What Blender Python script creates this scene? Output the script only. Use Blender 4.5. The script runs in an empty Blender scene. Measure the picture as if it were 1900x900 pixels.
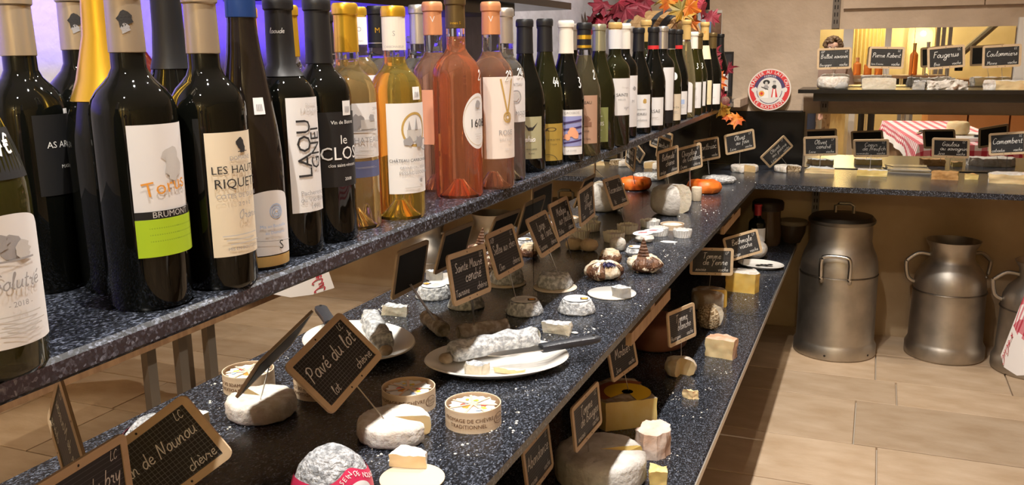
import bpy, math, random
from mathutils import Vector, Matrix, Euler, noise
from mathutils.geometry import tessellate_polygon
PI = math.pi
S = bpy.context.scene
COL = S.collection
random.seed(7)

# ---------------------------------------------------------------- camera
RW = ((0.92701704, 0.37480216, -0.01275737), (0.06708398, -0.19919939, -0.97766014), (-0.3689704, 0.90545179, -0.20980445))
FPX = 1650.0
CAM = Vector((0, 0, 1.345))
cd = bpy.data.cameras.new('camera'); cam = bpy.data.objects.new('camera', cd); COL.objects.link(cam)
cd.sensor_width = 36; cd.lens = 36 * FPX / 1900; cd.clip_start = 0.02
_r, _d, _f = (Vector(r) for r in RW)
cam.matrix_world = Matrix.Translation(CAM) @ Matrix((( _r.x, -_d.x, -_f.x), (_r.y, -_d.y, -_f.y), (_r.z, -_d.z, -_f.z))).to_4x4()
S.camera = cam

# ---------------------------------------------------------------- light and exposure
S.view_settings.view_transform = 'Standard'; S.view_settings.look = 'None'
S.view_settings.gamma = 1; S.view_settings.use_curve_mapping = False
S.view_settings.exposure = 0.0
w = bpy.data.worlds.new('world'); S.world = w; w.use_nodes = True
w.node_tree.nodes['Background'].inputs[0].default_value = (1.0, 0.85, 0.7, 1)
w.node_tree.nodes['Background'].inputs[1].default_value = 0.02

def spot(x, y, z, tx, ty, tz, watt, col=(1, 0.86, 0.70), size=110, blend=0.5, rad=0.022):
    l = bpy.data.lights.new('ceiling_and_fill_spot', 'SPOT'); l.energy = watt; l.color = col
    l.spot_size = math.radians(size); l.spot_blend = blend; l.shadow_soft_size = rad
    o = bpy.data.objects.new('ceiling_and_fill_spot', l); COL.objects.link(o); o.location = (x, y, z)
    o.rotation_euler = (Vector((tx, ty, tz)) - Vector((x, y, z))).to_track_quat('-Z', 'Y').to_euler()
def area(x, y, z, tx, ty, tz, sx, sy, watt, col, spread=180):
    l = bpy.data.lights.new('lamp_light', 'AREA'); l.shape = 'RECTANGLE'; l.size = sx; l.size_y = sy; l.energy = watt; l.color = col; l.spread = math.radians(spread)
    o = bpy.data.objects.new('lamp_light', l); COL.objects.link(o); o.location = (x, y, z)
    o.rotation_euler = (Vector((tx, ty, tz)) - Vector((x, y, z))).to_track_quat('-Z', 'Y').to_euler()
ZC = 2.48
for yy in (-0.25, 0.60, 1.45, 2.30, 3.10):
    spot(-0.37, yy, ZC - .03, -0.37, yy, 0, 76, col=(1, .945, .87), size=128)
spot(0.75, -0.9, ZC - .03, 0.80, -0.9, 0, 14, col=(1, .84, .64), size=100)  # added weak fill behind the camera, stands for no known lamp
spot(1.95, 1.5, ZC - .03, 1.05, 1.6, 0, 75, col=(1, .86, .68), size=46)  # added unseen spot, brightens the floor beyond the table for the left mirror
spot(0.30, 0.9, ZC - .03, 0.70, 1.5, 0, 60, col=(1, .88, .72), size=48)  # added unseen spot, brightens the aisle floor shown by the left mirror
spot(-0.25, 3.25, ZC - .03, -0.05, 4.42, 1.3, 34, col=(1, .82, .62), size=95)  # added unseen spot, lifts the upper back wall
spot(-0.22, 2.7, ZC - .03, 0.20, 4.1, 0.1, 26, col=(1, .84, .66), size=70)  # added unseen spot, brightens the milk cans and the floor before them
spot(0.5, -2.0, ZC - .03, 0.45, -3.0, 1.5, 46, col=(1, .78, .42), size=120)  # added unseen spot, lights curtain and rear wall for the mirrors
spot(1.3, -1.6, ZC - .03, 1.4, -3.0, 1.0, 40, col=(1, .80, .48), size=120)  # added unseen spot, lights the right part of the rear wall
# purple LED strip that washes the wall above the wine shelf
area(-1.01, 1.20, 1.34, -1.15, 1.20, 1.48, 2.1, 0.02, 6.5, (0.13, 0.07, 1.0), 110)

# ---------------------------------------------------------------- pixel helpers: where a sight line meets a real surface
def ray(px, py):
    a, b = px - 950.0, py - 450.0
    return Vector(tuple(RW[0][i] * a + RW[1][i] * b + RW[2][i] * FPX for i in range(3)))
def onz(px, py, z):
    d = ray(px, py); return CAM + d * ((z - CAM.z) / d.z)
def ony(px, py, y):
    d = ray(px, py); return CAM + d * ((y - CAM.y) / d.y)
def onx(px, py, x):
    d = ray(px, py); return CAM + d * ((x - CAM.x) / d.x)
def ctr(px, py, z, r):           # centre of a round thing whose front foot shows at the pixel
    p = onz(px, py, z); h = Vector((p.x - CAM.x, p.y - CAM.y, 0)).normalized(); return p + h * r
def proj(p):
    q = Vector(p) - CAM; c = [sum(RW[k][i] * q[i] for i in range(3)) for k in range(3)]
    return 950 + FPX * c[0] / c[2], 450 + FPX * c[1] / c[2]

# ---------------------------------------------------------------- materials
MATS = {}
def M(name, col, rough=0.5, metal=0.0, trans=0.0, ior=1.45, col2=None, ns=20.0, lo=0.4, hi=0.6, bump=0.0, bs=40.0, emit=0.0, stretch=None, sss=0.0, coat=0.0, detail=4.0, rnd=0.0, spec=0.5):
    if name in MATS: return MATS[name]
    m = bpy.data.materials.new(name); m.use_nodes = True; nt = m.node_tree; N = nt.nodes; L = nt.links
    b = N['Principled BSDF']
    b.inputs['Base Color'].default_value = (*col, 1); b.inputs['Roughness'].default_value = rough
    b.inputs['Metallic'].default_value = metal; b.inputs['Transmission Weight'].default_value = trans; b.inputs['IOR'].default_value = ior
    b.inputs['Coat Weight'].default_value = coat; b.inputs['Specular IOR Level'].default_value = spec
    if sss: b.inputs['Subsurface Weight'].default_value = sss; b.inputs['Subsurface Scale'].default_value = 0.01
    if emit: b.inputs['Emission Color'].default_value = (*col, 1); b.inputs['Emission Strength'].default_value = emit
    vec = None
    if col2 or bump:
        tc = N.new('ShaderNodeTexCoord'); mp = N.new('ShaderNodeMapping'); L.new(tc.outputs['Object'], mp.inputs[0]); vec = mp.outputs[0]
        if stretch: mp.inputs['Scale'].default_value = stretch
    out = None
    if col2:
        n = N.new('ShaderNodeTexNoise'); n.inputs['Scale'].default_value = ns; n.inputs['Detail'].default_value = detail; L.new(vec, n.inputs['Vector'])
        r = N.new('ShaderNodeValToRGB'); L.new(n.outputs[0], r.inputs[0])
        r.color_ramp.elements[0].position = lo; r.color_ramp.elements[0].color = (*col, 1)
        r.color_ramp.elements[1].position = hi; r.color_ramp.elements[1].color = (*col2, 1)
        out = r.outputs[0]
    if rnd:
        oi = N.new('ShaderNodeObjectInfo'); hs = N.new('ShaderNodeHueSaturation')
        mr = N.new('ShaderNodeMapRange'); mr.inputs[3].default_value = 1 - rnd; mr.inputs[4].default_value = 1 + rnd * .6
        L.new(oi.outputs['Random'], mr.inputs[0]); L.new(mr.outputs[0], hs.inputs['Value'])
        if out: L.new(out, hs.inputs['Color'])
        else: hs.inputs['Color'].default_value = (*col, 1)
        out = hs.outputs[0]
    if out: L.new(out, b.inputs['Base Color'])
    if bump:
        n2 = N.new('ShaderNodeTexNoise'); n2.inputs['Scale'].default_value = bs; n2.inputs['Detail'].default_value = 5; L.new(vec, n2.inputs['Vector'])
        bp = N.new('ShaderNodeBump'); bp.inputs['Strength'].default_value = bump; bp.inputs['Distance'].default_value = 0.01
        L.new(n2.outputs[0], bp.inputs['Height']); L.new(bp.outputs[0], b.inputs['Normal'])
    MATS[name] = m; return m

def granite():
    m = bpy.data.materials.new('granite'); m.use_nodes = True; N = m.node_tree.nodes; L = m.node_tree.links; b = N['Principled BSDF']
    tc = N.new('ShaderNodeTexCoord')
    mp = N.new('ShaderNodeMapping'); mp.inputs['Scale'].default_value = (1.6, 1, 1); mp.inputs['Rotation'].default_value = (0, 0, .6); L.new(tc.outputs['Object'], mp.inputs[0])
    n1 = N.new('ShaderNodeTexNoise'); n1.inputs['Scale'].default_value = 150; n1.inputs['Detail'].default_value = 3; n1.inputs['Distortion'].default_value = 1.2; L.new(mp.outputs[0], n1.inputs['Vector'])
    v = N.new('ShaderNodeTexVoronoi'); v.inputs['Scale'].default_value = 320; v.inputs['Randomness'].default_value = 1; L.new(mp.outputs[0], v.inputs['Vector'])
    sep = N.new('ShaderNodeSeparateColor'); L.new(v.outputs['Color'], sep.inputs[0])
    ml = N.new('ShaderNodeMath'); ml.operation = 'MULTIPLY'; L.new(sep.outputs[0], ml.inputs[0]); L.new(n1.outputs[0], ml.inputs[1])
    r = N.new('ShaderNodeValToRGB'); L.new(ml.outputs[0], r.inputs[0]); e = r.color_ramp.elements
    e[0].position = .12; e[0].color = (.010, .011, .014, 1); e[1].position = .62; e[1].color = (.20, .225, .285, 1)
    k = e.new(.30); k.color = (.024, .028, .037, 1); k = e.new(.43); k.color = (.07, .08, .108, 1)
    L.new(r.outputs[0], b.inputs['Base Color']); b.inputs['Roughness'].default_value = .24; MATS['granite'] = m; return m
GR = granite()

def slate(name, gx, gz, gcol):
    m = bpy.data.materials.new(name); m.use_nodes = True; N = m.node_tree.nodes; L = m.node_tree.links; b = N['Principled BSDF']
    tc = N.new('ShaderNodeTexCoord'); sp = N.new('ShaderNodeSeparateXYZ'); L.new(tc.outputs['Object'], sp.inputs[0])
    def line(sock, n):
        a = N.new('ShaderNodeMath'); a.operation = 'MULTIPLY'; a.inputs[1].default_value = n; L.new(sock, a.inputs[0])
        c = N.new('ShaderNodeMath'); c.operation = 'FRACT'; L.new(a.outputs[0], c.inputs[0])
        d = N.new('ShaderNodeMath'); d.operation = 'LESS_THAN'; d.inputs[1].default_value = .13; L.new(c.outputs[0], d.inputs[0]); return d.outputs[0]
    mx = N.new('ShaderNodeMath'); mx.operation = 'MAXIMUM'
    if gx: L.new(line(sp.outputs[0], gx), mx.inputs[0])
    else: mx.inputs[0].default_value = 0
    L.new(line(sp.outputs[2], gz), mx.inputs[1])
    n = N.new('ShaderNodeTexNoise'); n.inputs['Scale'].default_value = 30; L.new(tc.outputs['Object'], n.inputs['Vector'])
    mm = N.new('ShaderNodeMath'); mm.operation = 'MULTIPLY'; L.new(mx.outputs[0], mm.inputs[0]); L.new(n.outputs[0], mm.inputs[1])
    c = N.new('ShaderNodeMix'); c.data_type = 'RGBA'; L.new(mm.outputs[0], c.inputs[0]); c.inputs[6].default_value = (.009, .009, .010, 1); c.inputs[7].default_value = (*gcol, 1)
    L.new(c.outputs[2], b.inputs['Base Color']); b.inputs['Roughness'].default_value = .55; MATS[name] = m; return m
SL_GRID = slate('slate_grid', 190, 190, (.21, .21, .215)); SL_RULE = slate('slate_ruled', 0, 190, (.13, .13, .135))

WOODTAG = M('tag_wood', (.56, .41, .25), .55, col2=(.64, .48, .31), ns=14, lo=.3, hi=.7, stretch=(1, 1, 5))
CHALK = M('chalk', (.82, .82, .80), .9)
STEEL = M('steel', (.62, .60, .57), .28, metal=1)
DARK = M('dark_hole', (.02, .015, .012), .7)
BLACK = M('black_lacquer', (.008, .008, .009), .25)
MIRROR = M('mirror_glass', (.90, .90, .87), .0, metal=1)
PLASTER = M('plaster', (.46, .36, .27), .9, col2=(.56, .45, .35), ns=5, lo=.35, hi=.65, bump=.55, bs=22)
PLASTERL = M('plaster_left', (.34, .32, .34), .9, col2=(.42, .39, .42), ns=5, bump=.6, bs=18)
PLASTERLOW = M('plaster_low', (.44, .31, .18), .9, col2=(.56, .42, .27), ns=4, lo=.3, hi=.7, bump=.3, bs=20)
STONE = M('stone_tile', (.50, .355, .225), .62, col2=(.64, .49, .345), ns=6, lo=.3, hi=.7, bump=.12, bs=60, rnd=.16, stretch=(1, 2.2, 1))
GROUT = M('grout', (.50, .44, .36), .9)
OCHRE = M('ochre_wall', (.56, .46, .27), .85, col2=(.64, .53, .33), ns=3, bump=.1)
WHITEP = M('white_paint', (.75, .72, .68), .6)
RIND_W = M('rind_white', (.66, .60, .53), .85, col2=(.80, .77, .73), ns=60, bump=.5, bs=90, sss=.1)
RIND_ASH = M('rind_ash', (.36, .37, .39), .9, col2=(.72, .73, .74), ns=110, lo=.42, hi=.60, bump=.7, bs=120)
RIND_BROWN = M('rind_brown', (.30, .22, .14), .9, col2=(.52, .43, .33), ns=35, bump=.6, bs=70)
RIND_GREY = M('rind_tomme', (.50, .46, .41), .9, col2=(.70, .68, .65), ns=18, lo=.35, hi=.7, bump=.5, bs=60)
RIND_PINK = M('rind_washed', (.62, .36, .22), .7, col2=(.76, .55, .42), ns=20, bump=.3, bs=60)
RIND_SPECK = M('rind_speckled', (.20, .12, .05), .85, col2=(.66, .52, .34), ns=170, lo=.42, hi=.58, bump=.9, bs=150)
RIND_ORANGE = M('rind_orange', (.80, .13, .015), .38, col2=(.86, .22, .03), ns=25, bump=.15, bs=50)
RIND_PEACH = M('rind_peach', (.74, .50, .38), .8, col2=(.80, .68, .62), ns=14, bump=.25, bs=70)
PASTE_Y = M('paste_yellow', (.78, .58, .20), .45, col2=(.84, .68, .32), ns=14, sss=.15, bump=.08, bs=40)
PASTE_C = M('paste_cream', (.80, .63, .36), .4, col2=(.74, .50, .24), ns=25, lo=.45, hi=.75, sss=.15, bump=.1, bs=40)
PASTE_W = M('paste_white', (.76, .70, .58), .5, col2=(.68, .60, .46), ns=30, bump=.3, bs=80, sss=.1)
PASTE_G = M('paste_gold', (.80, .50, .10), .4, col2=(.84, .60, .20), ns=12, sss=.1)
CHINA = M('china', (.84, .82, .78), .18, coat=.4)
PAPERW = M('paper_white', (.82, .82, .82), .7)
PAPERC = M('paper_cream', (.80, .75, .66), .7)
BOARD = M('card_board', (.78, .64, .48), .7)
BOXWOOD = M('box_wood', (.74, .56, .38), .6, col2=(.82, .66, .48), ns=12, stretch=(1, 1, 12))
BROWNINK = M('brown_ink', (.16, .07, .03), .7)
LEAFBR = M('leaf_brown', (.075, .030, .014), .42, col2=(.20, .095, .05), ns=55, bump=.9, bs=70)
LEAFRED = M('leaf_red', (.11, .006, .014), .6, col2=(.23, .02, .038), ns=18)
LEAFDK = M('leaf_dark_red', (.16, .012, .02), .6, col2=(.30, .02, .04), ns=18)
LEAFOR = M('leaf_orange', (.42, .075, .008), .55, col2=(.52, .18, .015), ns=25)
LEAFYE = M('leaf_yellow', (.40, .20, .015), .55, col2=(.22, .17, .04), ns=25)
ALU = M('aluminium', (.44, .40, .35), .46, metal=1, col2=(.56, .51, .45), ns=9, bump=.12, bs=16)
ALUD = M('aluminium_dark', (.20, .17, .14), .45, metal=1)
WOODB = M('brown_wood', (.20, .105, .05), .5, col2=(.28, .155, .075), ns=6, stretch=(1, 6, 1))
WOODBAR = M('barrel_wood', (.45, .27, .12), .5, col2=(.58, .37, .18), ns=10, stretch=(6, 1, 1))
IRON = M('hoop_iron', (.13, .15, .18), .4, metal=.7)
PLASTIC_K = M('knife_handle', (.030, .033, .042), .4, bump=.1, bs=200)
DGLASS = M('dark_glass', (.004, .0045, .0035), .035, spec=.42)
OGLASS = M('olive_glass', (.05, .045, .010), .04, trans=.55, ior=1.4)
GGLASS = M('green_glass', (.018, .018, .006), .04, trans=.2, ior=1.4)
CLEAR = M('clear_glass', (.93, .92, .93), .01, trans=1, ior=1.30)
AMBER = M('amber_wine', (1.0, .74, .16), .01, trans=.93, ior=1.33)
AMBER2 = M('pale_amber_wine', (1.0, .74, .32), .01, trans=.93, ior=1.33)
ROSE = M('rose_wine', (1.0, .40, .20), .01, trans=.90, ior=1.33)
ROSE2 = M('pale_rose_wine', (.86, .48, .32), .01, trans=.90, ior=1.33)
CLWINE = M('pale_wine', (.90, .82, .66), .01, trans=.96, ior=1.33)
REDGLASS = M('dark_red_glass', (.10, .012, .010), .05, spec=.6)
def cap(n, c, r=.4, m=0.0): return M('capsule_' + n, c, r, metal=m)
C_TAN = cap('tan', (.46, .38, .28), .35, .55); C_BLACK = cap('black', (.012, .012, .013), .45); C_GOLD = cap('gold', (.85, .52, .05), .3, .75)
C_BLUE = cap('blue', (.02, .06, .22), .35, .3); C_SILVER = cap('silver', (.62, .60, .56), .35, .8); C_ORANGE = cap('copper', (.72, .32, .15), .4, .3)
C_BROWN = cap('brown', (.13, .085, .03), .4, .4); C_WHITE = cap('white', (.80, .76, .66), .5); C_GREEN = cap('green', (.42, .42, .30), .3, .6)
C_KRAFT = cap('ochre', (.58, .38, .13), .45); C_NAVY = cap('navy', (.03, .02, .06), .5)
INK = M('ink_black', (.03, .028, .028), .7); INKG = M('ink_grey', (.36, .35, .36), .8); INKL = M('ink_pale', (.58, .56, .54), .8)
INKO = M('ink_orange', (.80, .34, .05), .7); INKW = M('ink_white', (.86, .86, .84), .7); INKGO = M('ink_gold', (.52, .34, .10), .6)
L_WHITE = M('label_white', (.80, .79, .79), .65); L_CREAM = M('label_cream', (.78, .68, .52), .65); L_BLACK = M('label_black', (.012, .012, .013), .55)
L_GREEN = M('label_lime', (.42, .62, .02), .6); L_OLIVE = M('label_olive', (.36, .34, .17), .65); L_MUST = M('label_mustard', (.40, .27, .05), .65)
L_BROWN = M('label_brown', (.46, .28, .19), .65); L_KHAKI = M('label_khaki', (.22, .24, .08), .65); L_BLUE = M('label_blue', (.12, .14, .28), .65)
L_IVORY = M('label_ivory', (.80, .70, .45), .65); L_PINKW = M('label_blush', (.82, .74, .68), .65); INKP = M('ink_peach', (.85, .40, .24), .7)
INKV = M('ink_violet', (.30, .32, .62), .7); INKB = M('ink_blue', (.42, .55, .80), .7); RED = M('print_red', (.66, .03, .035), .5); NAVY = M('print_navy', (.06, .04, .14), .5)
PINK = M('wrapper_pink', (.62, .03, .10), .45)

# ---------------------------------------------------------------- mesh helpers
class B:
    def __init__(s): s.v = []; s.f = []
    def add(s, v, f):
        n = len(s.v); s.v += [Vector(p) for p in v]; s.f += [tuple(i + n for i in q) for q in f]; return s
    def box(s, a, b):
        x0, y0, z0 = a; x1, y1, z1 = b
        return s.add([(x0, y0, z0), (x1, y0, z0), (x1, y1, z0), (x0, y1, z0), (x0, y0, z1), (x1, y0, z1), (x1, y1, z1), (x0, y1, z1)],
                     [(0, 3, 2, 1), (4, 5, 6, 7), (0, 1, 5, 4), (1, 2, 6, 5), (2, 3, 7, 6), (3, 0, 4, 7)])
    def cbox(s, a, b, c=.003):       # box with a chamfered top
        x0, y0, z0 = a; x1, y1, z1 = b
        lo = [(x0, y0), (x1, y0), (x1, y1), (x0, y1)]; hi = [(x0 + c, y0 + c), (x1 - c, y0 + c), (x1 - c, y1 - c), (x0 + c, y1 - c)]
        v = [(x, y, z0) for x, y in lo] + [(x, y, z1 - c) for x, y in lo] + [(x, y, z1) for x, y in hi]
        f = [(0, 3, 2, 1), (8, 9, 10, 11)]
        for k in range(4):
            j = (k + 1) % 4; f += [(k, j, 4 + j, 4 + k), (4 + k, 4 + j, 8 + j, 8 + k)]
        return s.add(v, f)
    def lathe(s, prof, seg=32, a0=0.0, a1=2 * PI, sx=1.0, sy=1.0, off=(0, 0, 0)):
        full = abs(a1 - a0 - 2 * PI) < 1e-6; n = seg if full else seg + 1; m = len(prof); v = []
        for k in range(n):
            a = a0 + (a1 - a0) * k / seg
            for r, z in prof: v.append((off[0] + sx * r * math.cos(a), off[1] + sy * r * math.sin(a), off[2] + z))
        f = []
        for k in range(seg):
            j = (k + 1) % n
            for i in range(m - 1): f.append((k * m + i, j * m + i, j * m + i + 1, k * m + i + 1))
        if full:
            if prof[0][0] > 1e-6: f.append(tuple(k * m for k in reversed(range(n))))
            if prof[-1][0] > 1e-6: f.append(tuple(k * m + m - 1 for k in range(n)))
        return s.add(v, f)
    def tube(s, pts, r, seg=8):
        pts = [Vector(p) for p in pts]; v = []; f = []; n = len(pts)
        for i, p in enumerate(pts):
            t = (pts[min(i + 1, n - 1)] - pts[max(i - 1, 0)]).normalized()
            u = t.cross(Vector((0, 0, 1)) if abs(t.z) < .9 else Vector((1, 0, 0))).normalized(); q = t.cross(u)
            rr = r[i] if isinstance(r, (list, tuple)) else r
            for k in range(seg): v.append(p + (u * math.cos(2 * PI * k / seg) + q * math.sin(2 * PI * k / seg)) * rr)
        for i in range(n - 1):
            for k in range(seg):
                j = (k + 1) % seg; f.append((i * seg + k, i * seg + j, (i + 1) * seg + j, (i + 1) * seg + k))
        f += [tuple(reversed(range(seg))), tuple((n - 1) * seg + k for k in range(seg))]
        return s.add(v, f)
    def ell(s, c, rx, ry, rz, seg=18, rings=10):
        pr = [(math.sin(PI * i / rings), -math.cos(PI * i / rings)) for i in range(rings + 1)]
        v = []; f = []
        for r, z in pr:
            for k in range(seg): a = 2 * PI * k / seg; v.append((c[0] + rx * r * math.cos(a), c[1] + ry * r * math.sin(a), c[2] + rz * z))
        for i in range(rings):
            for k in range(seg): j = (k + 1) % seg; f.append((i * seg + k, i * seg + j, (i + 1) * seg + j, (i + 1) * seg + k))
        return s.add(v, f)
    def prism(s, poly, z0, z1):      # polygon in x,y extruded along z
        n = len(poly); v = [(x, y, z0) for x, y in poly] + [(x, y, z1) for x, y in poly]
        f = [tuple(reversed(range(n))), tuple(range(n, 2 * n))] + [(k, (k + 1) % n, n + (k + 1) % n, n + k) for k in range(n)]
        return s.add(v, f)
    def jit(s, amp, sc, seed=0.0, zk=1.0, floor=True):
        for i, p in enumerate(s.v):
            d = noise.noise_vector(p * sc + Vector((seed * 3.1, seed * 1.7, seed))) * amp
            d.z *= zk
            if floor and p.z < 1e-5: d.z = 0
            s.v[i] = p + d
            if floor and s.v[i].z < 0: s.v[i].z = 0
        return s
    def xf(s, mat): s.v = [mat @ p for p in s.v]; return s
    def mesh(s, name):
        me = bpy.data.meshes.new(name); me.from_pydata([tuple(p) for p in s.v], [], s.f); me.update(); return me
    def obj(s, name, mat, parent=None, smooth=40, loc=None, rot=None):
        me = s.mesh(name)
        me.materials.append(mat)
        if smooth:
            me.shade_smooth(); me.set_sharp_from_angle(angle=math.radians(smooth))
        o = bpy.data.objects.new(name, me); COL.objects.link(o)
        if parent: o.parent = parent
        if loc is not None: o.location = loc
        if rot is not None: o.rotation_euler = rot
        return o
def tag(o, label, cat, group=None):
    o['label'] = label; o['category'] = cat
    if group: o['group'] = group
    return o
def thing(name, label, cat, loc=(0, 0, 0), rot=(0, 0, 0), group=None):
    o = bpy.data.objects.new(name, None); COL.objects.link(o); o.location = loc; o.rotation_euler = rot; o.empty_display_size = .02
    return tag(o, label, cat, group)
def struct(o, label=None):
    o['kind'] = 'structure'
    if label: o['label'] = label
    return o

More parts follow.
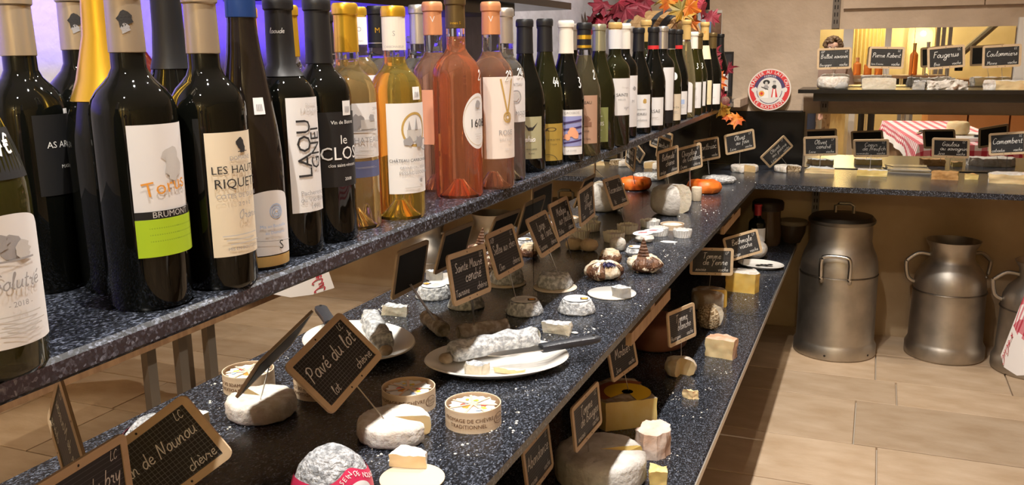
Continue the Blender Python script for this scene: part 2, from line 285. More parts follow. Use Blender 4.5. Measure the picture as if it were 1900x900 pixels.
# ---------------------------------------------------------------- printed text (built-in font) and hand script (strokes)
_T = {}
def ptext(sx):
    if sx in _T: return _T[sx]
    c = bpy.data.curves.new('t', 'FONT'); c.body = sx; c.align_x = 'CENTER'; c.align_y = 'CENTER'; c.resolution_u = 2
    o = bpy.data.objects.new('t', c); COL.objects.link(o)
    dg = bpy.context.evaluated_depsgraph_get(); me = bpy.data.meshes.new_from_object(o.evaluated_get(dg))
    v = [(p.co.x, p.co.y) for p in me.vertices]; f = [tuple(q.vertices) for q in me.polygons]
    bpy.data.objects.remove(o); bpy.data.curves.remove(c); bpy.data.meshes.remove(me)
    _T[sx] = (v, f); return v, f
G = {
'a': (1.05, [[(.9, .85), (.55, 1), (.15, .75), (.1, .3), (.35, 0), (.7, .2), (.9, .95), (.88, .3), (1.05, 0)]]),
'b': (.95, [[(.18, 2), (.12, .3), (.4, 0), (.8, .3), (.75, .85), (.4, .95), (.15, .6)]]),
'c': (.9, [[(.82, .8), (.5, 1), (.12, .6), (.2, .12), (.55, 0), (.9, .2)]]),
'd': (1.05, [[(.85, .8), (.5, 1), (.12, .6), (.2, .12), (.5, 0), (.85, .5), (.95, 2), (.9, .2), (1.05, 0)]]),
'e': (.9, [[(.1, .5), (.75, .6), (.6, 1), (.2, .8), (.15, .25), (.5, 0), (.9, .2)]]),
'f': (.75, [[(.8, 1.7), (.55, 2), (.38, 1.5), (.25, -.8)], [(.05, .95), (.7, 1)]]),
'g': (1, [[(.85, .8), (.5, 1), (.12, .6), (.2, .12), (.5, .05), (.85, .5), (.9, 1), (.85, -.6), (.5, -.9), (.1, -.6), (.9, .1)]]),
'h': (1, [[(.2, 2), (.12, 0), (.2, .5), (.5, 1), (.75, .8), (.75, .15), (1, 0)]]),
'i': (.45, [[(.15, 1), (.15, .15), (.45, 0)], [(.2, 1.4), (.25, 1.5)]]),
'j': (.5, [[(.35, 1), (.3, -.6), (0, -.85)], [(.38, 1.4), (.43, 1.5)]]),
'k': (.9, [[(.18, 2), (.12, 0)], [(.75, 1), (.2, .5), (.85, 0)]]),
'l': (.5, [[(.1, .5), (.4, 1.7), (.25, 2), (.15, 1), (.2, .1), (.5, 0)]]),
'm': (1.35, [[(.05, 1), (.1, 0), (.2, .6), (.42, 1), (.55, .8), (.56, 0), (.66, .6), (.88, 1), (1.05, .8), (1.06, .15), (1.3, 0)]]),
'n': (1, [[(.08, 1), (.1, 0), (.2, .55), (.5, 1), (.74, .8), (.75, .15), (1, 0)]]),
'o': (.9, [[(.5, 1), (.12, .6), (.2, .1), (.55, 0), (.82, .4), (.7, .9), (.5, 1), (.9, .85)]]),
'p': (.95, [[(.15, 1), (.1, -.9)], [(.13, .6), (.5, 1), (.85, .65), (.6, .05), (.15, .15)]]),
'r': (.75, [[(.05, .8), (.2, 1), (.22, .8), (.5, .85), (.45, .2), (.75, 0)]]),
's': (.75, [[(.05, .1), (.45, 1), (.5, .8), (.65, .3), (.4, 0), (.1, .1)]]),
't': (.65, [[(.35, 1.7), (.25, .25), (.4, 0), (.65, .15)], [(.02, 1.05), (.65, 1.1)]]),
'u': (1, [[(.1, 1), (.12, .2), (.4, 0), (.72, .35), (.8, 1), (.78, .2), (1, 0)]]),
'v': (.85, [[(.05, 1), (.35, 0), (.75, 1), (.9, .9)]]),
'w': (1.2, [[(.05, 1), (.3, 0), (.55, .8), (.8, 0), (1.1, 1)]]),
'x': (.85, [[(.1, 1), (.8, 0)], [(.75, 1), (.1, 0)]]),
'y': (.95, [[(.1, 1), (.2, .2), (.5, .1), (.8, 1)], [(.8, 1), (.7, -.5), (.4, -.9), (.1, -.6)]]),
'z': (.85, [[(.1, 1), (.75, 1), (.1, 0), (.8, .05)]]),
'A': (1.3, [[(.05, 0), (.6, 2), (1.1, 0)], [(.25, .7), (.95, .7)]]),
'B': (1.2, [[(.2, 2), (.15, 0)], [(.05, 1.8), (.6, 2), (1, 1.6), (.3, 1.05), (1.05, .7), (.8, .05), (.1, 0)]]),
'C': (1.2, [[(1.05, 1.7), (.6, 2), (.12, 1.2), (.25, .2), (.65, 0), (1.1, .3)]]),
'D': (1.3, [[(.2, 2), (.15, 0)], [(.05, 1.9), (.7, 1.9), (1.15, 1.1), (.8, .1), (.1, 0)]]),
'F': (1.1, [[(.2, 2), (.15, 0)], [(.05, 1.95), (1.05, 2)], [(.2, 1.1), (.8, 1.15)]]),
'G': (1.25, [[(1.05, 1.7), (.6, 2), (.12, 1.2), (.25, .2), (.7, 0), (1.05, .4), (1.05, .9), (.6, .9)]]),
'I': (.5, [[(.2, 2), (.2, 0)]]),
'J': (.9, [[(.75, 2), (.7, .3), (.4, -.3), (.05, .1)], [(.3, 2), (1, 2)]]),
'K': (1.2, [[(.2, 2), (.15, 0)], [(1, 2), (.2, 1), (1.1, 0)]]),
'L': (1, [[(.25, 2), (.15, .05), (.95, .1)]]),
'M': (1.6, [[(.1, 0), (.3, 2), (.75, .6), (1.25, 2), (1.4, 0)]]),
'N': (1.4, [[(.05, -.2), (.3, 1.8), (.4, 1.9), (.95, .1), (1.25, 2)]]),
'O': (1.3, [[(.65, 2), (.12, 1.3), (.25, .2), (.7, 0), (1.15, .8), (.9, 1.8), (.65, 2), (1.2, 1.9)]]),
'P': (1.1, [[(.25, 1.9), (.15, -.1)], [(.0, 1.5), (.5, 2), (1, 1.6), (.75, 1), (.2, .9)]]),
'R': (1.2, [[(.2, 2), (.15, 0)], [(.05, 1.8), (.6, 2), (1, 1.5), (.3, 1), (1.1, 0)]]),
'S': (1.1, [[(.95, 1.7), (.6, 2), (.2, 1.6), (.85, .7), (.6, .05), (.05, .2)]]),
'T': (1.2, [[(.05, 1.9), (1.15, 2)], [(.6, 1.95), (.5, 0)]]),
'V': (1.1, [[(.05, 2), (.5, 0), (1.05, 2)]]),
'Y': (1.1, [[(.05, 2), (.5, 1), (1.05, 2)], [(.55, 1.2), (.3, -.5)]]),
'&': (1.1, [[(1, 0), (.3, 1.6), (.55, 2), (.7, 1.6), (.1, .5), (.4, 0), (1, .7)]]),
'2': (.95, [[(.1, 1.5), (.5, 2), (.8, 1.5), (.1, .05), (.9, .1)]]),
'3': (.9, [[(.1, 1.9), (.75, 1.7), (.35, 1.1), (.8, .6), (.4, 0), (.05, .2)]]),
'4': (1, [[(.5, 2), (.1, .7), (.9, .8)], [(.75, 1.3), (.6, -.1)]]),
'1': (.5, [[(.05, 1.5), (.35, 2), (.25, 0)]]), '9': (.9, [[(.8, 1.6), (.4, 2), (.15, 1.4), (.6, 1.1), (.8, 1.7), (.6, 0)]]), '6': (.9, [[(.8, 1.9), (.3, 1.2), (.2, .3), (.6, 0), (.8, .6), (.3, .8)]]),
'0': (.95, [[(.45, 2), (.1, 1), (.4, 0), (.8, 1), (.45, 2)]]), '€': (1.1, [[(1, 1.4), (.6, 1.6), (.25, .9), (.5, .1), (1, .2)], [(.05, 1), (.8, 1.05)], [(.05, .7), (.7, .75)]]),
'-': (.7, [[(.1, .8), (.6, .85)]]), "'": (.3, [[(.2, 2), (.15, 1.6)]]), ' ': (.65, [])}
G['é'] = (.9, G['e'][1] + [[(.4, 1.3), (.75, 1.7)]]); G['è'] = (.9, G['e'][1] + [[(.3, 1.7), (.6, 1.3)]])
def smoothp(p):
    if len(p) < 3: return [Vector((x, y)) for x, y in p]
    P = [Vector(q) for q in p]; out = []
    for i in range(len(P) - 1):
        a, b, c, d = P[max(i - 1, 0)], P[i], P[i + 1], P[min(i + 2, len(P) - 1)]
        for k in range(3):
            t = k / 3; out.append(.5 * ((2 * b) + (c - a) * t + (2 * a - 5 * b + 4 * c - d) * t * t + (3 * b - a - 3 * c + d) * t ** 3))
    out.append(P[-1]); return out
def hand(text, h, slant=.18, wd=.085, fit=None, wob=.05, seed=0):
    """handwriting: 2-D verts and faces, centred, x-height h"""
    rn = random.Random(hash(text) % 1000 if False else sum(map(ord, text)) + seed); lines = []; x = 0
    for ch in text:
        wch, st = G.get(ch, G['o']); up = rn.uniform(-wob, wob); sc = rn.uniform(.95, 1.05)
        for p in st: lines.append([Vector((x + q.x * sc + slant * q.y, q.y * sc + up)) for q in smoothp(p)])
        x += wch + .08
    if fit and x * h > fit: h = fit / x
    v = []; f = []
    for p in lines:
        n0 = len(v)
        for i, q in enumerate(p):
            t = (p[min(i + 1, len(p) - 1)] - p[max(i - 1, 0)]); t = t.normalized() if t.length > 1e-9 else Vector((1, 0))
            nn = Vector((-t.y, t.x)) * wd * rn.uniform(.8, 1.15)
            for sg in (1, -1): r = q + nn * sg; v.append(((r.x - x / 2) * h, (r.y - .5) * h))
        for i in range(len(p) - 1): a = n0 + 2 * i; f.append((a, a + 1, a + 3, a + 2))
    return v, f
def rect2(x0, y0, x1, y1, step=.004):
    n = max(1, int(abs(x1 - x0) / step)); v = []
    for i in range(n + 1): x = x0 + (x1 - x0) * i / n; v += [(x, y0), (x, y1)]
    return v, [(2 * i, 2 * i + 2, 2 * i + 3, 2 * i + 1) for i in range(n)]
def ell2(cx, cy, rx, ry, inner=0.0, seg=28):
    if inner:
        v = []
        for k in range(seg): a = 2 * PI * k / seg; v += [(cx + rx * math.cos(a), cy + ry * math.sin(a)), (cx + inner * rx * math.cos(a), cy + inner * ry * math.sin(a))]
        return v, [(2 * k, 2 * ((k + 1) % seg), 2 * ((k + 1) % seg) + 1, 2 * k + 1) for k in range(seg)]
    v = [(cx, cy)]; f = []; R_ = 3
    for r in range(1, R_ + 1):
        for k in range(seg): a = 2 * PI * k / seg; v.append((cx + rx * r / R_ * math.cos(a), cy + ry * r / R_ * math.sin(a)))
    for k in range(seg): f.append((0, 1 + k, 1 + (k + 1) % seg))
    for r in range(R_ - 1):
        for k in range(seg): a = 1 + r * seg; f.append((a + k, a + seg + k, a + seg + (k + 1) % seg, a + (k + 1) % seg))
    return v, f
def poly2(pts): return list(pts), [tuple(range(len(pts)))]
def blob2(cx, cy, r, n=14, seed=0, amp=.4):
    rn = random.Random(seed); return poly2([(cx + r * (1 + amp * (rn.random() - .5)) * math.cos(2 * PI * k / n), cy + r * (1 + amp * (rn.random() - .5)) * math.sin(2 * PI * k / n)) for k in range(n)])
def place2(vf, x=0, y=0, s=1, rot=0):
    v, f = vf; c, sn = math.cos(rot), math.sin(rot); return [(x + s * (a * c - b * sn), y + s * (a * sn + b * c)) for a, b in v], f
def item2(it):
    k = it[0]
    if k == 't':
        s = it[1]; vf = ptext(s); return place2(vf, it[2], it[3], it[4], it[6] if len(it) > 6 else 0)
    if k == 's': return place2(hand(it[1], it[4], wd=it[6] if len(it) > 6 else .09), it[2], it[3])
    if k == 'r': return rect2(*it[1:5])
    if k == 'e': return ell2(it[1], it[2], it[3], it[4], it[6] if len(it) > 6 else 0)
    if k == 'p': return poly2(it[1])
    if k == 'b': return blob2(it[1], it[2], it[3], seed=int(it[1] * 9999), amp=.6)
    if k == 'l': # line
        x0, y0, x1, y1, wd = it[1:6]; d = Vector((x1 - x0, y1 - y0)).normalized() * wd
        return poly2([(x0 - d.y, y0 + d.x), (x0 + d.y, y0 - d.x), (x1 + d.y, y1 - d.x), (x1 - d.y, y1 + d.x)])
def icol(it): return {'t': 5, 's': 5, 'r': 5, 'e': 5, 'p': 2, 'b': 4, 'l': 6}[it[0]]

# ---------------------------------------------------------------- the setting
ZW, ZM, ZL, ZU = 1.11, 0.795, 0.445, 1.168
XMIR, XWF, XMF, XLF = -0.742, -0.595, -0.440, -0.303
YB, XWALL, XR, YR = 4.42, -1.15, 2.5, -3.3
Y0 = 0.22
o = B().box((XWALL - .1, YR - .1, -.10), (XR + .1, YB + .1, -.012)).obj('floor', GROUT, smooth=0); struct(o, 'pale grout bed of the stone floor'); floor = o
rn = random.Random(3); tiles = {}
rows = [4.42]
for hgt in (.30, .34, .26, .42, .36, .30, .40, .34, .38, .30, .42, .34, .40, .36, .30, .42, .38, .34, .40, .36, .36): rows.append(rows[-1] - hgt)
for ri in range(len(rows) - 1):
    y1, y0 = rows[ri], max(rows[ri + 1], YR)
    if y0 >= y1: break
    x = XLF - .15 - rn.uniform(0, .4) if rows[ri] > .2 else XWALL
    if y1 <= .2: x = XWALL
    while x < XR:
        wdt = rn.choice((.38, .5, .62, .75)); x1 = min(x + wdt, XR)
        key = (round(x1 - x, 3), round(y1 - y0, 3))
        if key not in tiles:
            me = B().cbox((0, 0, -.02), (key[0] - .005, key[1] - .005, 0), .0015).mesh('tile'); me.materials.append(STONE); tiles[key] = me
        t = bpy.data.objects.new('tile', tiles[key]); COL.objects.link(t); t.parent = floor; t.location = (x, y0, rn.uniform(-.0012, .0008))
        x = x1
    
def wall(name, a, b, m, label): return struct(B().box(a, b).obj(name, m, smooth=0), label)
wall('wall_back', (XWALL - .1, YB, .80), (XR + .1, YB + .12, ZC), PLASTER, 'rough beige plaster wall behind the round sign')
wall('wall_back_lower', (XWALL - .1, YB, -.02), (XR + .1, YB + .12, .80), PLASTERLOW, 'brown stained plaster wall behind the milk cans')
wall('wall_left', (XWALL - .1, YR, -.02), (XWALL, YB, ZC), PLASTERL, 'rough whitewashed wall behind the wine bottles')
wall('wall_right', (XR, YR, -.02), (XR + .1, YB, ZC), OCHRE, 'warm ochre wall across the aisle')
wall('wall_rear', (XWALL, YR - .1, -.02), (XR, YR, ZC), OCHRE, 'warm ochre wall seen in the mirrors')
wall('ceiling', (XWALL - .1, YR - .1, ZC), (XR + .1, YB + .12, ZC + .1), WHITEP, 'pale ceiling with small spotlights')
# a course of stone blocks high on the back wall, right of the slotted upright
bk = thing('stone_course', 'pale stone blocks set in the wall above the long mirror', 'stonework', (0, YB, 0))
p = ony(1562, 0, YB)
for i, (xa, xb, za, zb) in enumerate(((-.165, .40, 1.515, 1.80), (.405, 1.0, 1.515, 1.80), (-.165, .12, 1.805, 2.1), (.125, .8, 1.805, 2.1))):
    B().box((xa, -.018, za), (xb, -.004, zb)).jit(.002, 9, i, floor=False).obj('stone_block', PLASTER, bk, smooth=30)

# ---- counters
def slab(name, label, cat, x0, x1, segs, z, th, edge='x'):
    t = thing(name, label, cat, (0, 0, 0))
    for (a, b_) in segs:
        b = B(); c = .004
        pr = [(x0, z - th), (x1 - c, z - th), (x1, z - th + c), (x1, z - c), (x1 - c, z), (x0, z)]
        n = len(pr); v = [(x, a, zz) for x, zz in pr] + [(x, b_, zz) for x, zz in pr]
        f = [tuple(range(n)), tuple(reversed(range(n, 2 * n)))] + [(k, n + k, n + (k + 1) % n, (k + 1) % n) for k in range(n)]
        b.add(v, [tuple(reversed(q)) for q in f]).obj('granite_slab', GR, t, smooth=0)
    return t
slab('wine_shelf', 'long dark granite shelf carrying the row of wine bottles', 'shelf', XWALL, XWF, ((Y0, 1.80), (1.802, YB - .002)), ZW, .022)
mc = slab('cheese_counter', 'dark granite counter with the goat cheeses, in front of the mirror', 'counter', XMIR, XMF, ((Y0, 1.92), (1.9215, 3.775), ), ZM, .022)
b = B().box((XMIR, 3.7765, ZM - .022), (1.05, YB - .012, ZM)).obj('granite_slab', GR, mc, smooth=0)
lc = slab('lower_counter', 'low dark granite counter with the large cow cheeses', 'counter', -.734, XLF, ((Y0, 1.3), (1.302, 3.03), (3.034, YB - .012)), ZL, .022)
B().box((XLF, Y0, ZL - .021), (XLF + .003, YB - .02, ZL - .004)).obj('edge_trim', M('trim_metal', (.62, .58, .52), .35, metal=.8), lc, smooth=0)
# carcass behind the mirror and under the counters
cs = thing('counter_carcass', 'dark panelled carcass under the granite counters', 'cabinet', (0, 0, 0))
DKP = M('dark_panel', (.018, .015, .013), .6)
B().box((XWALL + .002, Y0, .0), (-.736, YB - .01, ZL - .022)).obj('lower_panel', DKP, cs, smooth=0)
B().box((XWALL + .002, Y0, ZL - .022), (-.7365, YB - .013, ZM - .0225)).obj('middle_panel', DKP, cs, smooth=0)
B().box((XWALL + .002, Y0, ZM - .022), (XMIR - .006, YB - .01, ZW - .022)).obj('mirror_backing', DKP, cs, smooth=0)
B().box((-.7355, Y0 + .02, 0), (-.52, YB - .02, ZL - .0225)).obj('plinth', DKP, cs, smooth=0)
# brown wooden brackets that hold the middle counter
for k, yy in enumerate((2.02, 3.3)):
    t = thing('wooden_bracket', ('brown wooden bracket under the counter edge behind the yellow wedge', 'brown wooden bracket under the counter near the far corner')[k], 'bracket', (0, yy, 0))
    BRW = M('bracket_wood', (.42, .27, .15), .6, col2=(.50, .33, .19), ns=8, stretch=(1, 6, 1))
    B().box((-.70, -.02, ZM - .055), (-.462, .02, ZM - .0225)).obj('arm', BRW, t, smooth=0)
    B().box((-.475, -.20, ZM - .085), (-.462, .20, ZM - .0555)).obj('rail', BRW, t, smooth=0)
    B().box((-.735, -.02, ZL + .0005), (-.70, .02, ZM - .0225)).obj('upright', BRW, t, smooth=0)
# left mirror, three panes
for k, (a, b_) in enumerate(((Y0, 1.955), (1.958, 3.05), (3.053, YB - .02))):
    o = B().box((XMIR - .004, a, ZM), (XMIR, b_, ZW - .0225)).obj('mirror', MIRROR, smooth=0)
    tag(o, ('long mirror pane behind the nearest goat cheeses', 'middle mirror pane behind the paper-cup cheeses', 'far mirror pane behind the orange cheese')[k], 'mirror', 'mirror panes along the counter')
# black glass panel in the corner of the back wall and its ledge
o = B().box((-.74, YB - .010, ZM + .0005), (-.305, YB - .002, 1.052)).obj('black_panel', M('black_glass', (.006, .006, .006), .22), smooth=0); tag(o, 'black panel in the corner below the round sign', 'panel')
o = B().box((-.594, YB - .30, ZW - .022), (-.565, YB - .002, ZW + .012)).obj('stone_ledge', PLASTER, smooth=0); tag(o, 'small stone ledge at the end of the wine shelf', 'ledge')
o = B().box((-.49, YB - .055, 1.0525), (-.315, YB - .002, 1.0575)).obj('sign_ledge', DKP, smooth=0); tag(o, 'thin dark ledge under the round cheese sign', 'ledge')
# mirrors on the back wall (hung very slightly out of square)
for nm, xa, xb, za, zb, yaw, lb in (('mirror', -.292, .76, ZM + .004, 1.048, 3.0, 'wide low mirror behind the back counter showing the checked table'), ('mirror', -.258, .532, ZU + .003, 1.425, 1.5, 'long mirror on the upper shelf showing a face with glasses')):
    t = thing(nm, lb, 'mirror', ((xa + xb) / 2, YB - (.036 if za < 1 else .020), 0), (0, 0, math.radians(-yaw) * -1))
    hw = (xb - xa) / 2; cuts = [-hw, -hw * .0 + .002, hw] if za > 1.1 else [-hw, hw]
    for i in range(len(cuts) - 1):
        B().box((cuts[i] + .001, 0, za), (cuts[i + 1] - .001, .004, zb)).obj('pane', MIRROR, t, smooth=0)
o = B().box((.537, YB - .04, ZU + .002), (.62, YB - .002, 1.46)).obj('trim_1', WHITEP, smooth=0); struct(o, 'white post right of the upper mirror')
# upper shelf and slotted uprights
t = thing('upper_shelf', 'black shelf on the back wall with four soft white cheeses', 'shelf', (0, 0, 0))
B().box((-.318, 4.10, ZU - .016), (1.05, YB - .045, ZU)).obj('board', BLACK, t, smooth=0)
B().box((-.255, 4.12, ZU - .050), (1.05, YB - .08, ZU - .0165)).obj('under_rail', BLACK, t, smooth=0)
for k, (x, za, zb, lb) in enumerate(((-.195, 1.43, 2.2, 'slotted dark metal upright above the upper mirror'), (-.222, 1.053, ZU - .052, 'short slotted upright below the black upper shelf'), (-.235, .35, ZM - .024, 'slotted upright behind the lidded milk can'))):
    t = thing('slotted_upright', lb, 'upright', (x, YB - .014, 0))
    B().box((-.016, 0, za), (.016, .012, zb)).obj('rail', M('upright_metal', (.16, .14, .125), .5, metal=.6), t, smooth=0)
    z = za + .02
    while z < min(zb - .03, za + .5):
        for sx in (-.008, .004): B().box((sx, -.0008, z), (sx + .005, .001, z + .018)).obj('slot', DARK, t, smooth=0)
        z += .032
# black wall shelf above the bottles
t = thing('wall_shelf', 'black shelf on the left wall above the bottle necks', 'shelf', (0, 0, 0))
pa = onx(1060, 18, -.90)
B().box((XWALL + .002, 1.2, pa.z), (-.90, pa.y, pa.z + .02)).obj('board', BLACK, t, smooth=0)
B().box((XWALL + .002, 1.4, pa.z - .028), (-.95, pa.y - .35, pa.z)).obj('bracket', BLACK, t, smooth=0)

# ---------------------------------------------------------------- wine bottles
def profile(kind, h, r):
    nr = .0145
    if kind == 'bordeaux':
        body = [(.55 * r, 0), (.93 * r, 0), (r, .005), (r, .60 * h)]
        sh = [(r * .985, .625 * h), (r * .92, .652 * h), (r * .80, .678 * h), (r * .64, .70 * h), (r * .50, .72 * h), (nr + .0012, .745 * h)]
    elif kind == 'burgundy':
        body = [(.55 * r, 0), (.93 * r, 0), (r, .005), (r, .44 * h)]
        sh = [(r * .985, .48 * h), (r * .93, .525 * h), (r * .83, .575 * h), (r * .69, .63 * h), (r * .54, .69 * h), (nr + .003, .74 * h), (nr + .001, .79 * h)]
    elif kind == 'flute':
        body = [(.55 * r, 0), (.94 * r, 0), (r, .005), (r, .34 * h)]
        sh = [(r * .97, .40 * h), (r * .90, .47 * h), (r * .79, .55 * h), (r * .66, .63 * h), (r * .53, .71 * h), (nr + .001, .80 * h)]
    elif kind == 'champagne':
        body = [(.55 * r, 0), (.93 * r, 0), (r, .006), (r, .46 * h)]
        sh = [(r * .98, .50 * h), (r * .90, .56 * h), (r * .74, .63 * h), (r * .55, .70 * h), (.019, .78 * h)]
        nr = .0155
    else:  # round flagon
        body = [(.5 * r, 0), (.7 * r, 0), (r * .93, .10 * h), (r, .22 * h), (r, .40 * h)]
        sh = [(r * .96, .50 * h), (r * .80, .60 * h), (r * .55, .68 * h), (.022, .74 * h)]; nr = .018
    neck = [(nr, .955 * h), (nr + .002, .957 * h), (nr + .002, .992 * h), (nr - .001, h)]
    return body, sh, neck, nr
def prof_r(pts, z):
    for (r0, z0), (r1, z1) in zip(pts, pts[1:]):
        if z0 <= z <= z1 and z1 > z0: return r0 + (r1 - r0) * (z - z0) / (z1 - z0)
    return pts[-1][0]
def refine(vf, mx=.0035):
    v, f = list(vf[0]), []
    for q in vf[1]:
        if len(q) == 3: f.append(tuple(q))
        elif len(q) == 4: f += [(q[0], q[1], q[2]), (q[0], q[2], q[3])]
        else: f += [tuple(q[i] for i in t3) for t3 in tessellate_polygon([[Vector((*v[i], 0)) for i in q]])]
    mid = {}; out = []; st = f
    while st:
        a, b, c = st.pop(); es = [(abs(v[a][0] - v[b][0]), a, b, c), (abs(v[b][0] - v[c][0]), b, c, a), (abs(v[c][0] - v[a][0]), c, a, b)]
        L_, p, q, r_ = max(es)
        if L_ <= mx: out.append((a, b, c)); continue
        k = (min(p, q), max(p, q))
        if k not in mid: mid[k] = len(v); v.append(((v[p][0] + v[q][0]) / 2, (v[p][1] + v[q][1]) / 2))
        m = mid[k]; st += [(p, m, r_), (m, q, r_)]
    fx = []
    for a, b, c in out:
        ar = (v[b][0] - v[a][0]) * (v[c][1] - v[a][1]) - (v[c][0] - v[a][0]) * (v[b][1] - v[a][1]); fx.append((a, b, c) if ar > 0 else (a, c, b))
    return v, fx
def wrap(vf, r, az, z0, rfun=None):
    v, f = refine(vf); out = []
    for x, y in v:
        rr = rfun(z0 + y) if rfun else r
        a = az + x / r; out.append((rr * math.cos(a), rr * math.sin(a), z0 + y))
    return out, f
BQ = []; BC = []
def bottle(*a, **k): BQ.append((a, k))
def _bottle(label, pos, kind='bordeaux', h=.30, r=.0375, glass=None, capm=None, capz=.79, clear=None, lab=None, extra=None, price=None, capband=None, captext=None, group='wine bottles on the granite shelf', name='wine_bottle', neckm=None, sticker=None):
    """pos: ('f',px,py) foot pixel | ('t',px,py) top pixel | ('w',x,y)"""
    glass = glass or DGLASS; capm = capm or C_BLACK
    if pos[0] == 'f': c = ctr(pos[1], pos[2], ZW, r)
    elif pos[0] == 't': c = onz(pos[1], pos[2], ZW + h)
    else: c = Vector((pos[1], pos[2], ZW))
    c.z = ZW; c0 = c.copy(); hd = Vector((c.x - CAM.x, c.y - CAM.y, 0)); d0 = hd.length; hd.normalize(); top0 = ZW + h - CAM.z
    for k in range(60):          # bottles never stand inside one another: step back along the sight line
        if c.x - r < XWALL + .004: break
        if all((c.xy - q.xy).length > r + rq + .001 for q, rq in BC): break
        c = c + hd * .006
    if pos[0] != 'f': h = min(.36, h + top0 * ((c - Vector((CAM.x, CAM.y, ZW))).length / d0 - 1))
    BC.append((c.copy(), r))
    t = thing(name, label, 'bottle', c, group=group)
    body, sh, neck, nr = profile(kind, h, r); pts = body + sh + neck
    punt = [(0, .10 * h), (.16 * r, .095 * h), (.38 * r, .05 * h), (.62 * r, .012 * h)] if clear else [(0, .03 * h), (.4 * r, .02 * h)]
    if clear:     # liquid part and a clear neck above the fill line
        zf = clear * h; lo = [q for q in pts if q[1] < zf]; rf = prof_r(pts, zf)
        B().lathe(punt + lo[0:] + [(rf, zf), (0, zf)], 40).obj('wine_filled_glass', glass, t, smooth=35)
        B().lathe([(0, zf + .0004), (rf, zf + .0004)] + [q for q in pts if zf + .001 < q[1] < .95 * h] + [(nr, .95 * h), (0, .95 * h)], 32).obj('glass_neck', neckm or CLEAR, t, smooth=35)
    else:
        B().lathe(punt + body + sh + [(nr, .95 * h), (0, .95 * h)], 40).obj('glass', glass, t, smooth=35)
    cz = capz * h; cr = prof_r(pts, cz)
    B().lathe([(cr + .0004, cz), (cr + .0010, cz + .0006)] + [(max(prof_r(pts, z_), nr) + .0011, z_) for z_ in (cz + .2 * (.93 * h - cz), cz + .6 * (.93 * h - cz), .93 * h)] +
              [(nr + .0012, .950 * h), (nr + .0030, .956 * h), (nr + .0032, .975 * h), (nr + .0030, .992 * h), (nr + .001, h + .0008), (0, h + .0012)], 28).obj('capsule', capm, t, smooth=40)
    if capband:
        for (za, zb, m) in capband: B().lathe([(nr + .0018 + .0004 * (za < .85), za * h), (nr + .0018 + .0004 * (za < .85), zb * h)], 28).obj('capsule_band', m, t, smooth=0)
    th = math.atan2(CAM.y - c.y, CAM.x - c.x)
    yb = proj((c.x, c.y, ZW))[1]; yt = proj((c.x, c.y, ZW + h))[1]
    def zpx(y): return (yb + (pos[2] - yb if pos[0] == 'f' else 0) * .6 - y) / (yb - yt) * h
    if captext:
        for it in captext:
            az = th + math.radians(it[0]); v, f = wrap(blob2(0, 0, it[3], 12, 7, .7) if it[4] == 'B' else place2(hand(it[1], it[3], wd=.1) if it[4] != 'T' else ptext(it[1]), 0, 0, 1 if it[4] != 'T' else it[3]), nr + .0022, az, it[2] * h)
            B().add(v, f).obj('capsule_print', it[5], t, smooth=0)
    for L_ in (lab or []):
        fr, deg, y0p, y1p, m = L_['e'], L_['w'], L_['y'][0], L_['y'][1], L_['m']
        z1, z0 = (zpx(y0p), zpx(y1p)) if not L_.get('z') else (L_['z'][1], L_['z'][0])
        azL = th + math.asin(max(-1, min(1, 2 * fr - 1))); az = azL + math.radians(deg) / 2; wd = math.radians(deg) * r; hh = z1 - z0; zc = (z0 + z1) / 2
        sh_ = L_.get('shape', 'rect')
        vf = rect2(-wd / 2, -hh / 2, wd / 2, hh / 2) if sh_ == 'rect' else (ell2(0, 0, wd / 2, hh / 2, seg=36) if sh_ == 'oval' else None)
        if sh_ == 'arch':
            n = 16; v = []
            for i in range(n + 1):
                x = -wd / 2 + wd * i / n; v += [(x, -hh / 2), (x, hh / 2 - .012 + .012 * math.sqrt(max(0, 1 - (2 * x / wd) ** 2)))]
            vf = (v, [(2 * i, 2 * i + 2, 2 * i + 3, 2 * i + 1) for i in range(n)])
        rf = (lambda z: prof_r(pts, z) + .0005)
        v, f = wrap(vf, r, az, zc, rf); lo = B().add(v, f).obj('label', m, t, smooth=60)
        groups = {}
        for k, it in enumerate(L_.get('p', [])):
            # items use label units: x in -1..1 of half width, y in -1..1 of half height, sizes in metres
            it = list(it); q = it[:]
            def X(x): return x * wd / 2
            def Y(y): return y * hh / 2
            if it[0] in 'ts': q[2], q[3] = X(it[2]), Y(it[3])
            elif it[0] == 'r': q[1], q[2], q[3], q[4] = X(it[1]), Y(it[2]), X(it[3]), Y(it[4])
            elif it[0] in 'e': q[1], q[2] = X(it[1]), Y(it[2])
            elif it[0] == 'b': q[1], q[2] = X(it[1]), Y(it[2])
            elif it[0] == 'p': q[1] = [(X(a), Y(b_)) for a, b_ in it[1]]
            elif it[0] == 'l': q[1], q[2], q[3], q[4] = X(it[1]), Y(it[2]), X(it[3]), Y(it[4])
            m2 = q[icol(q)]; lay = .0008 + .00025 * min(k, 6)
            v, f = wrap(item2(q), r, az, zc, lambda z, lay=lay: prof_r(pts, z) + lay)
            groups.setdefault(m2.name, (m2, B()))[1].add(v, f)
        for m2, bb in groups.values(): bb.obj('label_print', m2, lo, smooth=0)['kind'] = 'stuff'
    if price:   # chalk pen price on the shoulder: text, angle from viewer, z fraction, size
        tx, an, zf, sz = price
        v, f = wrap(hand(tx, sz, wd=.12), r, th + math.radians(an), zf * h, lambda z: prof_r(pts, z) + .0012)
        B().add(v, f).obj('chalk_price', CHALK, t, smooth=0)
